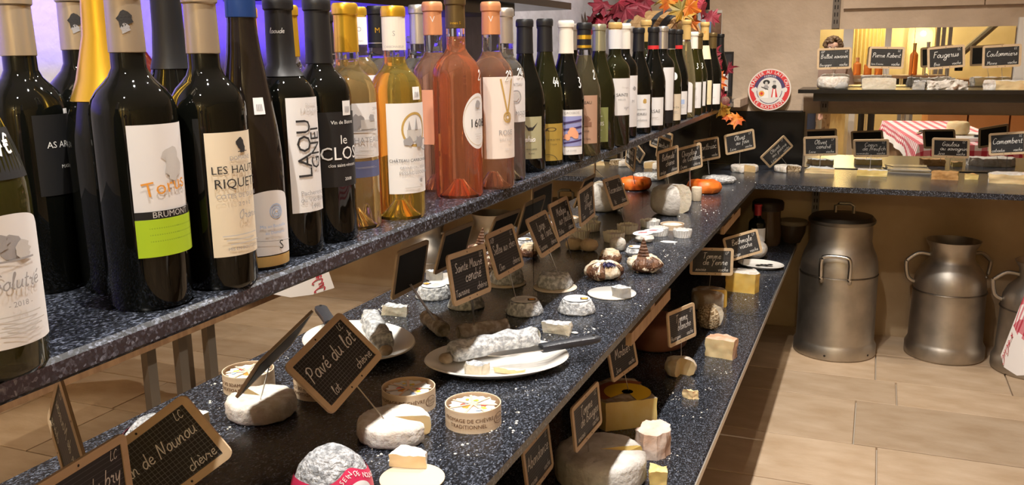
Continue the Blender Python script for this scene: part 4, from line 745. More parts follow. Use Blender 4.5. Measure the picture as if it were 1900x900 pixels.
TAGS = [
('tilted slate tag on the white wheel beside the round boxes', (-0.6903, 1.0207, -0.1937, 1.339, -0.6753, -0.3531), ['Pavé du lot'], (716, 782, ZM + .026), 'lot', CH, '', 'LC', 'g', 1, 0),
('slate tag on the ash log behind the oval plate', (-0.6799, 1.4562, -0.1684, 1.505, -0.1641, 0.0408), ['Sainte Maure', 'cendré'], (879, 604, ZM + .028), 'Touraine', CH, '', 'LC', 'r', 1, 1),
('slate tag on the half shaded ash cheese with a printed top', (-0.6844, 1.64, -0.164, 1.5732, -0.2864, 0.0153), ['Selles sur cher'], (958, 556, ZM + .026), 'Cher', CH, 'AOP', 'LC', 'r', 1, 0),
('slate tag stuck in the crusted cheese on a round board', (-0.6896, 1.884, -0.1745, 1.6122, -0.413, 0.0096), ['Lavon', 'de Tavat'], (1034, 505, ZM + .036), 'Touraine', CH, '', 'LC', 'r', 1, 0),
('slate tag above the leaf-wrapped cheeses', (-0.7, 2.0506, -0.1695, 1.5813, -0.2834, -0.0047), ['Mothais', 'sur feuille'], (1060, 478, ZM + .02), 'Poitou', CH, '', 'LC', 'r', 1, 0),
('narrow-looking slate tag turned to the aisle before the small crottins', (-0.6803, 2.1859, -0.154, 1.603, -0.0617, -0.0421), ['Lette', "d'Angel"], (1092, 449, ZM + .02), 'Tarn', CH, '', 'LC', 'r', 1, 0),
('slate tag above the fluted paper cups', (-0.6935, 2.5207, -0.1739, 1.5117, -0.3748, 0.0252), ['Rocamadour'], (1160, 418, ZM + .02), 'lot', CH, 'AOP', 'LC', 'r', 1, 0),
('slate tag half shaded on the tall cut cheese', (-0.6181, 2.8781, -0.1255, 1.2986, -0.0198, -0.0569), ['Bethmale', CH], (1241, 349, ZM + .085), 'ariège', CH, '', 'LP', 'r', 1, 0),
('gridded slate tag half lit just behind the tall cut cheese', (-0.6306, 3.3054, -0.1602, 1.0677, -0.0418, -0.0967), ['Charolais', 'de Catelard'], (1280, 346, ZM + .04), 'Drome', CH, '', 'LP', 'g', 1, 1),
('dim slate tag on the flat grey cheese', (-0.6491, 3.7926, -0.1796, 0.9633, -0.1237, -0.0631), ['Montbriac'], (1316, 323, ZM + .028), 'loire', 'vache', '', 'LP', 'r', 1, 0),
('slate tag standing before the black corner panel', (-0.5619, 4.1345, -0.1787, 0.5605, 0.0896, -0.1889), ['Olivet', 'au foin'], (1372, 306, ZM + .03), 'Loire', 'vache', '', 'LP', 'g', 1, 0),
('steeply tilted slate tag at the corner of the back counter', (-0.4074, 4.2274, -0.2287, 0.7156, 0.3947, -0.8746), ['Olivet', 'au poivre'], (1462, 308, ZM + .028), 'Loire', 'vache', '', 'LP', 'g', 1, 0),
('leftmost slate tag before the low back mirror', (-0.216, 4.1848, -0.1932, 0.0501, 0.3469, -0.0587), ['Olivet', 'cendré'], (1521, 310, ZM + .024), 'Loire', 'vache', '', 'LP', 'g', 1, 0),
('second slate tag before the low back mirror', (-0.0069, 4.1785, -0.196, -0.0379, 0.5372, -0.0528), ['Coeur', 'de Neufch'], (1614, 315, ZM + .024), 'normandie', 'vache', '', 'LC', 'g', 1, 0),
('slate tag on the brown crusted cheese of the back counter', (0.3054, 4.1861, -0.1875, -0.1608, 0.438, -0.0046), ['Gaulois', 'au savagnin'], (1762, 316, ZM + .028), 'Jura', 'vache', '', 'LC', 'r', 1, 0),
('rightmost slate tag of the back counter cut by the picture edge', (0.521, 4.2276, -0.167, -0.4246, -0.0861, -0.1287), ['Camembert'], (1867, 313, ZM + .032), 'calvados', 'vache', '', 'LC', 'r', 1, 0),
('leftmost slate tag on the upper shelf under the reflected face', (-0.182, 4.19, 0.1880, 0.0428, -0.0084, -0.029), ['Brillat savarin'], (1545, 146, -1), 'Bourgogne', 'vache', 'IGP', 'LP', 'g', .97, 0),
('second slate tag on the upper shelf', (0.0277, 4.19, 0.1896, 0.0232, -0.0685, 0.0294), ['Pierre Robert'], (1645, 148, -1), 'Seine & marne', 'vache', '', 'LC', 'r', .97, 0),
('third slate tag on the upper shelf over the broken soft cheese', (0.2577, 4.19, 0.1893, -0.0415, -0.0308, -0.0884), ['Fougerus'], (1757, 151, -1), 'Brie', 'vache', '', 'LC', 'r', .98, 0),
('rightmost slate tag on the upper shelf', (0.463, 4.19, 0.1918, -0.1087, -0.0054, -0.0543), ['Coulommiers'], (1860, 151, -1), 'Marne', 'vache', '', 'LC', 'r', .97, 0),
('slate tag on the big yellow wedge of the lower counter', (-0.5345, 2.0185, -0.495, 1.3902, -0.1945, -0.0162), ['Morbier'], (1166, 725, ZL + .075), 'Jura', 'vache', 'AOP', 'LC', 'r', 1, 0),
('slate tag standing in the small cut bun-shaped cheese', (-0.4424, 2.2793, -0.4845, 1.2559, -0.1121, 0.0168), ['Tomme', 'blanche'], (1264, 664, ZL + .045), 'Auvergne', 'vache', '', 'LP', 'g', 1, 0),
('slate tag on the big grey wheel of the lower counter', (-0.491, 1.586, -0.4744, 1.493, -0.0798, -0.0531), ['Tomme', 'de Bauges'], (1092, 838, ZL + .064), 'savoie', 'vache', '', 'LC', 'g', 1, 0),
('blurred slate tag under the counter edge at the bottom of the picture', (-0.5474, 1.4596, -0.5195, 1.5856, -0.1202, 0.0021), ['Abondance'], (1010, 925, ZL + .04), 'savoie', 'vache', '', 'LC', 'g', 1, 0),
('slate tag facing the camera over the dark cut wheel', (-0.482, 2.977, -0.4706, 0.2894, -0.0767, 0.0144), ['Tomme', 'de Yenne'], (1316, 534, ZL + .06), 'savoie', 'vache', '', 'LP', 'g', 1, 0),
('tilted slate tag over the yellow block beside the small dish', (-0.4318, 3.3703, -0.4926, 0.568, -0.1844, -0.2159), ['Bethmale', 'vache'], (1378, 492, ZL + .07), 'ariège', 'vache', '', 'LP', 'g', 1, 0),
('large near slate tag at the lower left, second from the corner', (-0.676, 0.6654, -0.1827, 0.4715, -0.1031, -0.6156), ['Sein de Nounou'], (330, 985, ZM + .02), '', CH, '', 'LC', 'g', .9, 0),
('nearest slate tag in the lower left corner', (-0.6318, 0.5277, -0.1553, 1.7181, -0.0392, 0.0134), ['Persillé du bry'], (170, 1090, ZM + .02), '', CH, '', 'LC', 'r', .9, 0),
]
for lb, pose, mn, pn, bl, br, tl, tr, st, sc, two in TAGS:
    pin = ony(pn[0], pn[1] + 4, 4.21) if pn[2] < 0 else pinat(*pn)
    if pin.x < XMIR + .012 and pin.y < 3.9: pin.x = XMIR + .012
    price_tag(lb, pose, mn, pin, bl, br, tl, tr, st, sc, None, bool(two))

# ---------------------------------------------------------------- cheeses
def wheel_prof(r, h, rd=.006, k=1.0):    # k<1: narrower top
    return [(0, 0), (r - rd, 0), (r - rd * .3, rd * .3), (r, rd), (r * (1 + k) / 2 , h * .5), (r * k, h - rd), (r * k - rd * .3, h - rd * .3), (r * k - rd, h), (r * k * .5, h + .0005), (0, h + .0005)]
def wheel(name, label, c, r, h, rind, paste=None, cut=None, rd=.006, k=1.0, amp=.0012, sc=60, rot=0.0, seed=1, cat='cheese', sx=1.0, sy=1.0, group=None, ztop=None):
    """round cheese; cut=(a0,a1): the missing sector, in radians"""
    t = thing(name, label, cat, c, (0, 0, rot), group)
    pr = wheel_prof(r, h, rd, k)
    a0, a1 = (0, 2 * PI) if not cut else (cut[1], cut[0] + 2 * PI)
    n = 64 if (a1 - a0) > 3 else 24
    B().lathe(pr, n, a0, a1, sx, sy).jit(amp, sc, seed).jit(amp * .5, sc * 2.6, seed + 1).obj('rind', rind, t, smooth=50)
    if cut:
        b = B()
        for a in (a0, a1):
            inner = [(max(0, rr - .0016), min(max(z, .001), h - .0014)) for rr, z in pr]; m_ = 6
            # cut face as a small grid so that it can be rough
            ring = [(sx * rr * math.cos(a), sy * rr * math.sin(a), z) for rr, z in pr]
            v = [(0, 0, h * .5)] + ring; f = [(0, i, i + 1) for i in range(1, len(ring))]
            if a == a1: f = [tuple(reversed(q)) for q in f]
            b.add(v, f)
        b.jit(amp, sc, seed).jit(amp * .5, sc * 2.6, seed + 1).obj('cut_face', paste or PASTE_C, t, smooth=30)
    return t
def block(name, label, c, poly, h, rind, paste, rindtop=True, amp=.0015, seed=1, rot=0.0, rindsides=(), cat='cheese', group=None, slope=0.0, rt=.004):
    """wedge or block cut from a bigger cheese: paste body, rind on top and on the listed sides"""
    t = thing(name, label, cat, c, (0, 0, rot), group)
    n = len(poly)
    def grid(p0, p1, z0, z1, nu=10, nv=8):
        v = []; f = []
        for j in range(nv + 1):
            for i in range(nu + 1): q = Vector(p0).lerp(Vector(p1), i / nu); v.append((q.x, q.y, z0 + (z1 - z0) * j / nv))
        for j in range(nv):
            for i in range(nu): a = j * (nu + 1) + i; f.append((a, a + 1, a + nu + 2, a + nu + 1))
        return v, f
    bp, br_ = B(), B()
    for k in range(n):
        (br_ if k in rindsides else bp).add(*grid(poly[k], poly[(k + 1) % n], 0, h))
    cx_ = sum(p[0] for p in poly) / n; cy_ = sum(p[1] for p in poly) / n
    def capf(z, up):
        v = [(cx_, cy_, z + (.0015 if up else 0))]; ring = []
        for k in range(n):
            for i in range(10): q = Vector(poly[k]).lerp(Vector(poly[(k + 1) % n]), i / 10); ring.append((q.x, q.y, z))
        m_ = len(ring); f = [(0, 1 + i, 1 + (i + 1) % m_) for i in range(m_)]
        for w_, fr in enumerate((.25, .5, .75, 1)):
            v += [Vector((cx_, cy_, z + (.0015 * (1 - fr) if up else 0))).lerp(Vector(q), fr) for q in ring]
            if w_: f += [(1 + (w_ - 1) * m_ + i, 1 + w_ * m_ + i, 1 + w_ * m_ + (i + 1) % m_, 1 + (w_ - 1) * m_ + (i + 1) % m_) for i in range(m_)]
        return v, (f if up else [tuple(reversed(q)) for q in f])
    bp.add(*capf(0, False)); (br_ if rindtop else bp).add(*capf(h, True))
    bp.jit(amp * 1.3, 38, seed).jit(amp * .7, 120, seed + 1).obj('paste', paste, t, smooth=55)
    if br_.v: br_.jit(amp * 1.3, 38, seed).jit(amp * .7, 120, seed + 1).obj('rind', rind, t, smooth=55)
    return t
def sector(r, a0, a1, n=7, r0=0.0): 
    pts = [(r * math.cos(a0 + (a1 - a0) * k / n), r * math.sin(a0 + (a1 - a0) * k / n)) for k in range(n + 1)]
    return ([(0, 0)] if not r0 else [(r0 * math.cos(a1), r0 * math.sin(a1)), (r0 * math.cos(a0), r0 * math.sin(a0))][::-1][::-1]) + pts
def lump(name, label, c, rx, ry, rz, m, amp=.003, sc=40, seed=1, rot=0.0, cat='cheese', group=None):
    b = B().ell((0, 0, rz), rx, ry, rz, 22, 12).jit(amp, sc, seed); 
    t = b.obj(name, m, smooth=60, loc=c, rot=(0, 0, rot)); return tag(t, label, cat, group)
def disc_board(label, c, r, m=None, h=.003, cat='board', name='cheese_board', sx=1.0, rot=0.0):
    o = B().lathe([(0, 0), (r * .97, 0), (r, h * .4), (r, h * .8), (r - .001, h), (0, h)], 40, sx=sx).obj(name, m or BOARD, smooth=40, loc=c, rot=(0, 0, rot)); return tag(o, label, cat)
def plate(name, label, c, rx, ry, h=.016, rot=0.0, m=None):
    pr = [(0, .004), (.55, .004), (.72, .006), (.95, h), (.985, h + .001), (1, h - .001), (.96, h - .004), (.74, .0015), (.60, 0), (0, 0)]
    t = thing(name, label, 'plate', c, (0, 0, rot))
    B().lathe([(q[0], q[1]) for q in pr], 56, sx=rx, sy=ry).obj('dish', m or CHINA, t, smooth=50); return t

# --- near left: dome in a pink wrapper
p = onz(612, 838, ZM + .066); t = thing('wrapped_dome_cheese', 'wrinkled grey dome cheese in a pink printed wrapper', 'cheese', (p.x, p.y, ZM))
pr = [(0, 0), (.045, 0), (.050, .005), (.0505, .018), (.047, .034), (.039, .050), (.026, .064), (.012, .0715), (0, .073)]
WRINK = M('wrinkled_rind', (.30, .31, .33), .9, col2=(.66, .67, .70), ns=130, lo=.40, hi=.58, bump=1.0, bs=170)
B().lathe(pr, 64).jit(.0022, 130, 3).obj('rind', WRINK, t, smooth=70)
th = math.atan2(CAM.y - p.y, CAM.x - p.x)
def dome_r(z): return prof_r(pr[1:], z)
n = 72; v = []; 
for k in range(n):
    a = 2 * PI * k / n; d = (a - th - .62 + PI) % (2 * PI) - PI
    zt = .040 + .018 * math.exp(-(d / .55) ** 2) - .003 * math.cos(d * 2)
    for j in range(9): z = .001 + (zt - .001) * j / 8; rr = dome_r(z) + .0016; v.append((rr * math.cos(a), rr * math.sin(a), z))
f = [(k * 9 + j, ((k + 1) % n) * 9 + j, ((k + 1) % n) * 9 + j + 1, k * 9 + j + 1) for k in range(n) for j in range(8)]
wr_ = B().add(v, f).obj('wrapper', PINK, t, smooth=60)
def ondome(vf, az, zc, lay): 
    v, f = vf; return [((dome_r(zc + y) + lay) * math.cos(az + x / .047), (dome_r(zc + y) + lay) * math.sin(az + x / .047), zc + y) for x, y in v], f
B().add(*ondome(ell2(0, 0, .021, .017, seg=32), th + .70, .022, .0022)).obj('round_sticker', PAPERW, wr_, smooth=60)
B().add(*ondome(place2(hand('Dubois', .0034), 0, 0), th + .66, .026, .0027)).obj('sticker_script', INKG, wr_, smooth=0)
B().add(*ondome(place2(hand('Boulay', .0034), 0, 0), th + .72, .019, .0027)).obj('sticker_script', INKG, wr_, smooth=0)
for i, ch in enumerate('SEIN DE NOUNOU'):
    u = i / 13; d = -.35 + u * 1.25; zz = .040 + .0175 * math.exp(-((d) / .55) ** 2) - .0085
    if ch == ' ': continue
    B().add(*ondome(place2(ptext(ch), 0, 0, .0085, (.75 if u < .3 else (.35 if u < .5 else -.3))), th + .62 + d, zz, .0026)).obj('wrapper_lettering', INKW, wr_, smooth=0)
B().add(*ondome(place2(ptext('FROMAGE DE CHEVRE'), 0, 0, .0045), th - .35, .020, .0026)).obj('wrapper_lettering', INKW, wr_, smooth=0)
B().add(*ondome(ell2(0, 0, .007, .007, seg=20), th - .75, .016, .0026)).obj('round_sticker', INKW, wr_, smooth=0)
# --- board with a wedge
p = onz(765, 890, ZM); disc_board('pale round board with a soft wedge at the bottom edge', (p.x, p.y, ZM + .0003), .043)
q = onz(722, 866, ZM + .004)
block('cheese_wedge', 'soft white-crusted wedge lying on the pale round board', (q.x, q.y, ZM + .0038), [(0, 0), (.050, .006), (.046, .020), (.024, .034), (.004, .034)], .017, RIND_W, PASTE_C, rindsides=(1, 2, 3), amp=.002, rot=.15)
# --- white wheel with a cut
c = ctr(733, 838, ZM, .054)
wheel('white_wheel_cheese', 'white bloomy wheel with a wedge cut out beside the boxes', (c.x, c.y, ZM), .054, .030, RIND_W, PASTE_C, cut=(-.12, .42), rd=.0075, amp=.0020, sc=80, seed=5)
# --- mirrored small piece near the two near tags
# --- chèvre boxes
def chevre_box(label, c, r, h, az):
    t = thing('round_wooden_box', label, 'box', c, group='round goat cheese boxes')
    B().lathe([(0, 0), (r, 0), (r, h), (r - .0016, h), (r - .0016, .0015), (0, .0015)], 56).obj('box_wall', BOXWOOD, t, smooth=35)
    B().lathe([(0, .0017), (r - .004, .0017), (r - .0045, h - .008), (r - .008, h - .005), (0, h - .005)], 40).jit(.0006, 80).obj('cheese', M('box_cheese', (.32, .20, .11), .8), t, smooth=50)
    pts = []
    for k in range(32): a = 2 * PI * k / 32; rr = (r - .0055) * (1 - .12 * (k % 2)); pts.append((rr * math.cos(a), rr * math.sin(a)))
    B().add([(x, y, h - .0042) for x, y in pts], [tuple(range(32))]).obj('paper_disc', PAPERW, t, smooth=0)
    rr = random.Random(int(r * 1e5))
    for k in range(14):
        a = rr.uniform(0, 2 * PI); d = rr.uniform(.004, r * .6)
        v, f = blob2(d * math.cos(a), d * math.sin(a), rr.uniform(.003, .006), 9, k, .8)
        B().add([(x, y, h - .0039 + .00008 * k) for x, y in v], f).obj('printed_flower', (INKO, M('ink_red', (.7, .12, .08), .6), M('ink_yellow', (.85, .6, .08), .6), L_GREEN, INKB)[k % 5], t, smooth=0)
    for k in range(7):
        a = k * 2 * PI / 7 + .3; v, f = rect2(0, -.002, r * .86, .002)
        B().add([(x * math.cos(a) - y * math.sin(a), x * math.sin(a) + y * math.cos(a), h - .0025 - .06 * x * .2) for x, y in v], f).obj('raffia_strip', M('raffia', (.80, .58, .42), .6), t, smooth=0)
    for tx, zz, s_ in (('FROMAGE DE CHÈVRE', h * .60, .0082), ('TRADITIONNEL', h * .32, .0082)):
        v, f = wrap(place2(ptext(tx), 0, 0, s_), r, az, zz, lambda z: r + .0005); B().add(v, f).obj('printed_lettering', BROWNINK, t, smooth=0)
    B().add(*wrap(ell2(0, 0, .0125, .0085, .9), r, az + 1.28, h * .5, lambda z: r + .0005)).obj('printed_badge', BROWNINK, t, smooth=0)
    B().add(*wrap(place2(ptext('Étoile'), 0, .0014, .0075), r, az + 1.28, h * .5, lambda z: r + .0006)).obj('printed_badge', BROWNINK, t, smooth=0)
    B().add(*wrap(place2(ptext('PROVENCE'), 0, -.0042, .0032), r, az + 1.28, h * .5, lambda z: r + .0006)).obj('printed_badge', BROWNINK, t, smooth=0)
for (px, py, lb, dz) in ((879, 806, 'round wooden goat cheese box in full light', -.20), (760, 772, 'round wooden goat cheese box half shaded behind the white wheel', -.35)):
    r = .0425; c = ctr(px, py, ZM, r); th = math.atan2(CAM.y - c.y, CAM.x - c.x); chevre_box(lb, (c.x, c.y, ZM), r, .033, th + dz)
# --- oval plate, broken log, knife
a_, b_ = onz(792, 668, ZM + .014), onz(1056, 650, ZM + .014); pc = (a_ + b_) / 2; ln = (b_ - a_); pr_ = math.atan2(ln.y, ln.x)
plate('oval_plate', 'oval white plate with a broken ash log and a knife', (pc.x + .003, pc.y - .016, ZM), ln.length / 2, .100, .018, pr_)
def log(name, label, a, b2, r, m, paste, seed=1, amp=.0025, endcut=True):
    a, b2 = Vector(a), Vector(b2); d = b2 - a; L_ = d.length; t = thing(name, label, 'cheese', (a.x, a.y, a.z), (0, 0, math.atan2(d.y, d.x)))
    pr = [(.0, 0), (r * .8, .0), (r, .006)] + [(r * (1 + .05 * math.sin(k * 2.1)), .006 + (L_ - .012) * k / 10) for k in range(1, 10)] + [(r, L_ - .003), (r * .9, L_)]
    bb = B().lathe(pr, 26).jit(amp, 70, seed, floor=False); bb.f = [q for q in bb.f if len(q) == 4]
    mt = Matrix(((0, 0, 1, 0), (0, 1, 0, 0), (-1, 0, 0, r), (0, 0, 0, 1))); bb.xf(mt)
    for i, q in enumerate(bb.v): bb.v[i].z = max(q.z, 0)
    bb.obj('rind', m, t, smooth=60)
    e = B(); ring = [(L_ - .0002, r * .93 * math.sin(2 * PI * k / 20), r + r * .93 * math.cos(2 * PI * k / 20)) for k in range(20)]
    e.add([(L_ + .003, 0, r)] + ring, [(0, 1 + k, 1 + (k + 1) % 20) for k in range(20)]).jit(amp * .7, 60, seed, floor=False).obj('cut_face', paste, t, smooth=60); return t
zpl = ZM + .0065
a_ = onz(832, 682, zpl); b_ = onz(990, 652, zpl); 
log('ash_log', 'long grey ash-coated goat log lying on the oval plate', (a_.x - .006, a_.y + .022, zpl + .001), (b_.x - .006, b_.y + .026, zpl + .001), .0195, RIND_ASH, PASTE_W, 2, .006)
c = onz(878, 696, zpl); block('log_slice', 'broken slice of ash log at the front of the oval plate', (c.x - .008, c.y + .002, zpl + .002), [(0, -.012), (.030, -.010), (.032, .012), (.004, .014), (-.008, .0)], .019, RIND_ASH, PASTE_W, seed=4, amp=.003)
c = onz(828, 672, zpl + .003); lump('log_heel', 'dark heel of the ash log at the shaded end of the plate', (c.x, c.y, zpl + .001), .013, .011, .010, RIND_BROWN, seed=7)
c = onz(940, 694, zpl); block('soft_crumbs', 'soft cream smear of cheese along the plate', (c.x - .004, c.y + .008, zpl - .0008), [(-.020, -.006), (.026, -.006), (.034, .004), (.0, .009)], .008, PASTE_W, PASTE_C, seed=9, amp=.003)
def knife(label, tip, neck, end, zt, zn, ze, bw=.025, hw=.025):
    t = thing('cheese_knife', label, 'knife', (0, 0, 0)); tip, neck, end = Vector((*tip, zt)), Vector((*neck, zn)), Vector((*end, ze))
    d = (neck - tip).normalized(); s_ = Vector((0, 0, 1)).cross(d).normalized() ; up = d.cross(s_)
    def P(o_, u, s2, z): return o_ + d * u + s_ * s2 + up * z
    L_ = (neck - tip).length
    sh = [(0, 0), (.012, bw * .42), (.035, bw * .5), (L_, bw * .45), (L_, -bw * .5), (.02, -bw * .5)]
    n = len(sh); B().add([P(tip, u, w2, .0008) for u, w2 in sh] + [P(tip, u, w2, -.0008) for u, w2 in sh], [tuple(range(n)), tuple(reversed(range(n, 2 * n)))] + [(k, n + k, n + (k + 1) % n, (k + 1) % n) for k in range(n)]).obj('blade', STEEL, t, smooth=30)
    d = (end - neck).normalized(); s_ = Vector((0, 0, 1)).cross(d).normalized(); up = d.cross(s_); H = (end - neck).length
    st = [(0, 1.0, .007), (.006, 1.05, .0075), (.03, .95, .0075), (H * .6, 1.0, .0075), (H - .02, 1.1, .007), (H - .006, .95, .006), (H, .5, .004)]
    v = []; f = []; m = 10
    for u, kk, th_ in st:
        for k in range(m): a = 2 * PI * k / m; v.append(P(neck, u, hw / 2 * kk * math.copysign(abs(math.cos(a)) ** .6, math.cos(a)), th_ * math.copysign(abs(math.sin(a)) ** .6, math.sin(a))))
    for i in range(len(st) - 1):
        for k in range(m): f.append((i * m + k, i * m + (k + 1) % m, (i + 1) * m + (k + 1) % m, (i + 1) * m + k))
    f += [tuple(reversed(range(m))), tuple((len(st) - 1) * m + k for k in range(m))]
    hd = B().add(v, f).obj('handle', PLASTIC_K, t, smooth=50)
    q = P(neck, H - .012, 0, .0075); B().tube([q, q + up * .0004], .003, 10).obj('hang_hole', DARK, hd); return t
tp, nk, en = onz(905, 668, ZM + .022), onz(1004, 656, ZM + .024), onz(1112, 637, ZM + .026)
knife('black-handled knife resting across the oval plate', (tp.x, tp.y), (nk.x, nk.y), (en.x, en.y), ZM + .030, ZM + .034, ZM + .036)
# --- ash log with the tag
a_, b_ = onz(846, 634, ZM), onz(938, 622, ZM)
log('ash_log', 'short dark ash log half in shade behind the oval plate', (a_.x, a_.y + .012, ZM), (b_.x, b_.y + .012, ZM), .0155, M('rind_dark_ash', (.22, .17, .13), .9, col2=(.42, .37, .33), ns=60, bump=.6, bs=90), PASTE_C, 5)
# --- truncated ash cheeses
def selles(label, px, py, rot, shade):
    c = ctr(px, py, ZM, .041); t = wheel('flat_cone_cheese', label, (c.x, c.y, ZM), .0415, .027, RIND_ASH, rd=.004, k=.80, amp=.0013, sc=80, seed=int(px), group='printed-top ash cheeses')
    th = math.atan2(CAM.y - c.y, CAM.x - c.x); z = .0298
    B().lathe([(0, z), (.0285, z - .0003)], 32).obj('paper_label', PAPERW, t, smooth=0)
    v, f = place2(ell2(0, 0, .0068, .0068), .017 * math.cos(th + 1.3), .017 * math.sin(th + 1.3)); 
    B().add([(x, y, z + .0009) for x, y in v], f).obj('origin_badge', INKO, t, smooth=0)
    v, f = place2(rect2(-.0085, -.0085, .0085, .0085), .0165 * math.cos(th + 1.3), .0165 * math.sin(th + 1.3), 1, th)
    B().add([(x, y, z + .0005) for x, y in v], f).obj('label_corner', INK, t, smooth=0)
    for k in range(6):
        v, f = place2(rect2(-.020 + .001 * (k % 3), -.0006, .004, .0006), 0, -.013 + .005 * k, 1, th + PI / 2)
        B().add([(x, y, z + .0006) for x, y in v], f).obj('label_line', INKG, t, smooth=0)
selles('ash cheese with printed round label in full light', 1070, 588, 0, 0)
selles('ash cheese with printed round label half in shade under its tag', 973, 590, 0, 1)
c = onz(1036, 621, ZM); block('ash_piece', 'cut piece of ash goat cheese lying in front of the printed-top cheeses', (c.x - .004, c.y + .012, ZM), [(-.030, -.010), (.026, -.012), (.022, .016), (-.022, .018)], .021, RIND_ASH, PASTE_W, seed=3, amp=.003)
c = onz(1066, 619, ZM); lump('ash_crumb', 'thin grey flake beside the cut piece of ash cheese', (c.x, c.y, ZM), .008, .005, .002, RIND_ASH, .001)
# --- crusted cheese on board and small plate
c = ctr(1030, 545, ZM, .052); disc_board('round board under the crusted grey cheese', (c.x, c.y, ZM), .052, M('board_dun', (.70, .60, .48), .6))
wheel('crusted_cheese', 'thick crusted grey cheese on a round board, half shaded', (c.x - .003, c.y + .003, ZM + .0032), .043, .031, RIND_ASH, rd=.008, k=.86, amp=.004, sc=60, seed=8)
c = ctr(1135, 558, ZM, .056); disc_board('small white plate with a wedge of ash cheese', (c.x, c.y, ZM), .056, CHINA, .004, 'plate', 'small_plate')
c2 = onz(1152, 551, ZM + .004); block('ash_wedge', 'wedge of grey ash cheese on the small white plate', (c2.x, c2.y, ZM + .0043), [(-.022, .0), (.006, -.012), (.024, .0), (.018, .018), (-.012, .022)], .022, RIND_ASH, M('paste_grey', (.46, .43, .38), .7, col2=(.36, .35, .34), ns=60), seed=11, amp=.002, rindsides=(2, 3))
# --- leaf-wrapped cheeses
def leaf_patch(parent, m, c, rx, ry, rz, a0, a1, z0, z1, lift=.0025, seed=1, n=26, name='wrapping_leaf'):
    v = []; f = []; q = 8
    for i in range(n + 1):
        a = a0 + (a1 - a0) * i / n; zz1 = z1 + .30 * noise.noise(Vector((i * .55, seed, 0))); zz0 = z0 + .25 * noise.noise(Vector((i * .5, seed, 5)))
        for j in range(q + 1):
            u = zz0 + (zz1 - zz0) * j / q; ph = u * PI / 2; s_ = 1 + lift / rx * (1.3 + 1.6 * noise.noise(Vector((i * .45, j * .6, seed))))
            v.append((c[0] + rx * s_ * math.cos(ph) * math.cos(a), c[1] + ry * s_ * math.cos(ph) * math.sin(a), max(.0008, c[2] + rz * s_ * math.sin(ph))))
    for i in range(n):
        for j in range(q): a = i * (q + 1) + j; f.append((a, a + q + 1, a + q + 2, a + 1))
    return B().add(v, f).obj(name, m, parent, smooth=40)
CRUST = M('cream_crust', (.60, .44, .28), .8, col2=(.80, .72, .58), ns=50, bump=.6, bs=70)
c = ctr(1120, 526, ZM, .045); th = math.atan2(CAM.y - c.y, CAM.x - c.x)
t = thing('leaf_wrapped_cheese', 'cream cheese wrapped in a brown leaf with a dark printed strip', 'cheese', (c.x, c.y, ZM))
B().ell((0, 0, .022), .046, .042, .023, 40, 20).jit(.007, 50, 2).jit(.003, 120, 4).obj('cheese', CRUST, t, smooth=60)
leaf_patch(t, LEAFBR, (0, 0, .022), .046, .042, .023, th - 1.1, th + .05, -.8, .75, seed=2)
leaf_patch(t, LEAFBR, (0, 0, .022), .046, .042, .023, th + 1.0, th + 2.6, -.7, .6, seed=4)
leaf_patch(t, M('strip_navy', (.03, .025, .08), .4), (0, 0, .022), .046, .042, .023, th - .1, th + .9, .45, .75, .004, seed=6, name='printed_strip')
c = ctr(1196, 511, ZM, .044); th = math.atan2(CAM.y - c.y, CAM.x - c.x)
t = thing('leaf_wrapped_cheese', 'cream cheese under a brown leaf whose pleated tip stands up', 'cheese', (c.x, c.y, ZM))
B().ell((0, 0, .020), .046, .040, .021, 40, 20).jit(.007, 55, 5).jit(.003, 130, 6).obj('cheese', CRUST, t, smooth=60)
leaf_patch(t, LEAFBR, (0, 0, .020), .046, .040, .021, th - .75, th + .55, -.9, .85, seed=8)
leaf_patch(t, LEAFBR, (0, 0, .020), .046, .040, .021, th + .5, th + 1.1, -.1, .7, seed=9, name='curled_leaf')
rt = Vector((-math.sin(th), math.cos(th), 0)); b = B(); v = []; f = []
for i in range(15):
    u = i / 14; wd = .017 * (1 - u) ** .8 + .0006; z = .034 + .052 * u; off = Vector((math.cos(th), math.sin(th), 0)) * (.018 * (1 - u) + .003 * (i % 2))
    for s_ in (-1, -.4, .4, 1): q = off + rt * (wd * s_ - .004) + Vector((math.cos(th), math.sin(th), 0)) * (.004 * (1 - abs(s_))); v.append((q.x, q.y, z))
for i in range(14):
    for j in range(3): a = i * 4 + j; f.append((a, a + 1, a + 5, a + 4))
b.add(v, f).obj('pleated_leaf_tip', LEAFBR, t, smooth=20)
# --- small round cheeses, paper cups and their lids
def crottin(label, px, py, r, h, m, top=None, sc=1):
    c = ctr(px, py, ZM, r); t = wheel('small_round_cheese', label, (c.x, c.y, ZM), r, h, m, rd=min(r, h) * .55, amp=.0014, sc=90, seed=px, group='small round goat cheeses')
    if top == 'leaf': leaf_patch(t, LEAFBR, (0, 0, h * .3), r, r, h * .55, -2.6, 1.2, -.4, .5, .003, seed=3)
    if top == 'label':
        B().lathe([(0, h + .0016), (r * .72, h + .001)], 24).obj('paper_label', PAPERW, t, smooth=0)
        v, f = ell2(-.010, -.004, .006, .006); B().add([(x, y, h + .0024) for x, y in v], f).obj('origin_badge', INKO, t, smooth=0)
    return t
crottin('brown leaf-topped small cheese beside the printed strip cheese', 1132, 490, .027, .034, CRUST, 'leaf')
crottin('pale wrinkled small round cheese standing between the paper cups', 1146, 468, .023, .036, RIND_W)
crottin('small cheese with white label and orange dot', 1178, 480, .026, .027, RIND_ASH, 'label')
crottin('shaded buff small cheese close to the mirror', 1093, 469, .026, .032, M('rind_buff', (.55, .42, .28), .85, bump=.3, bs=60))
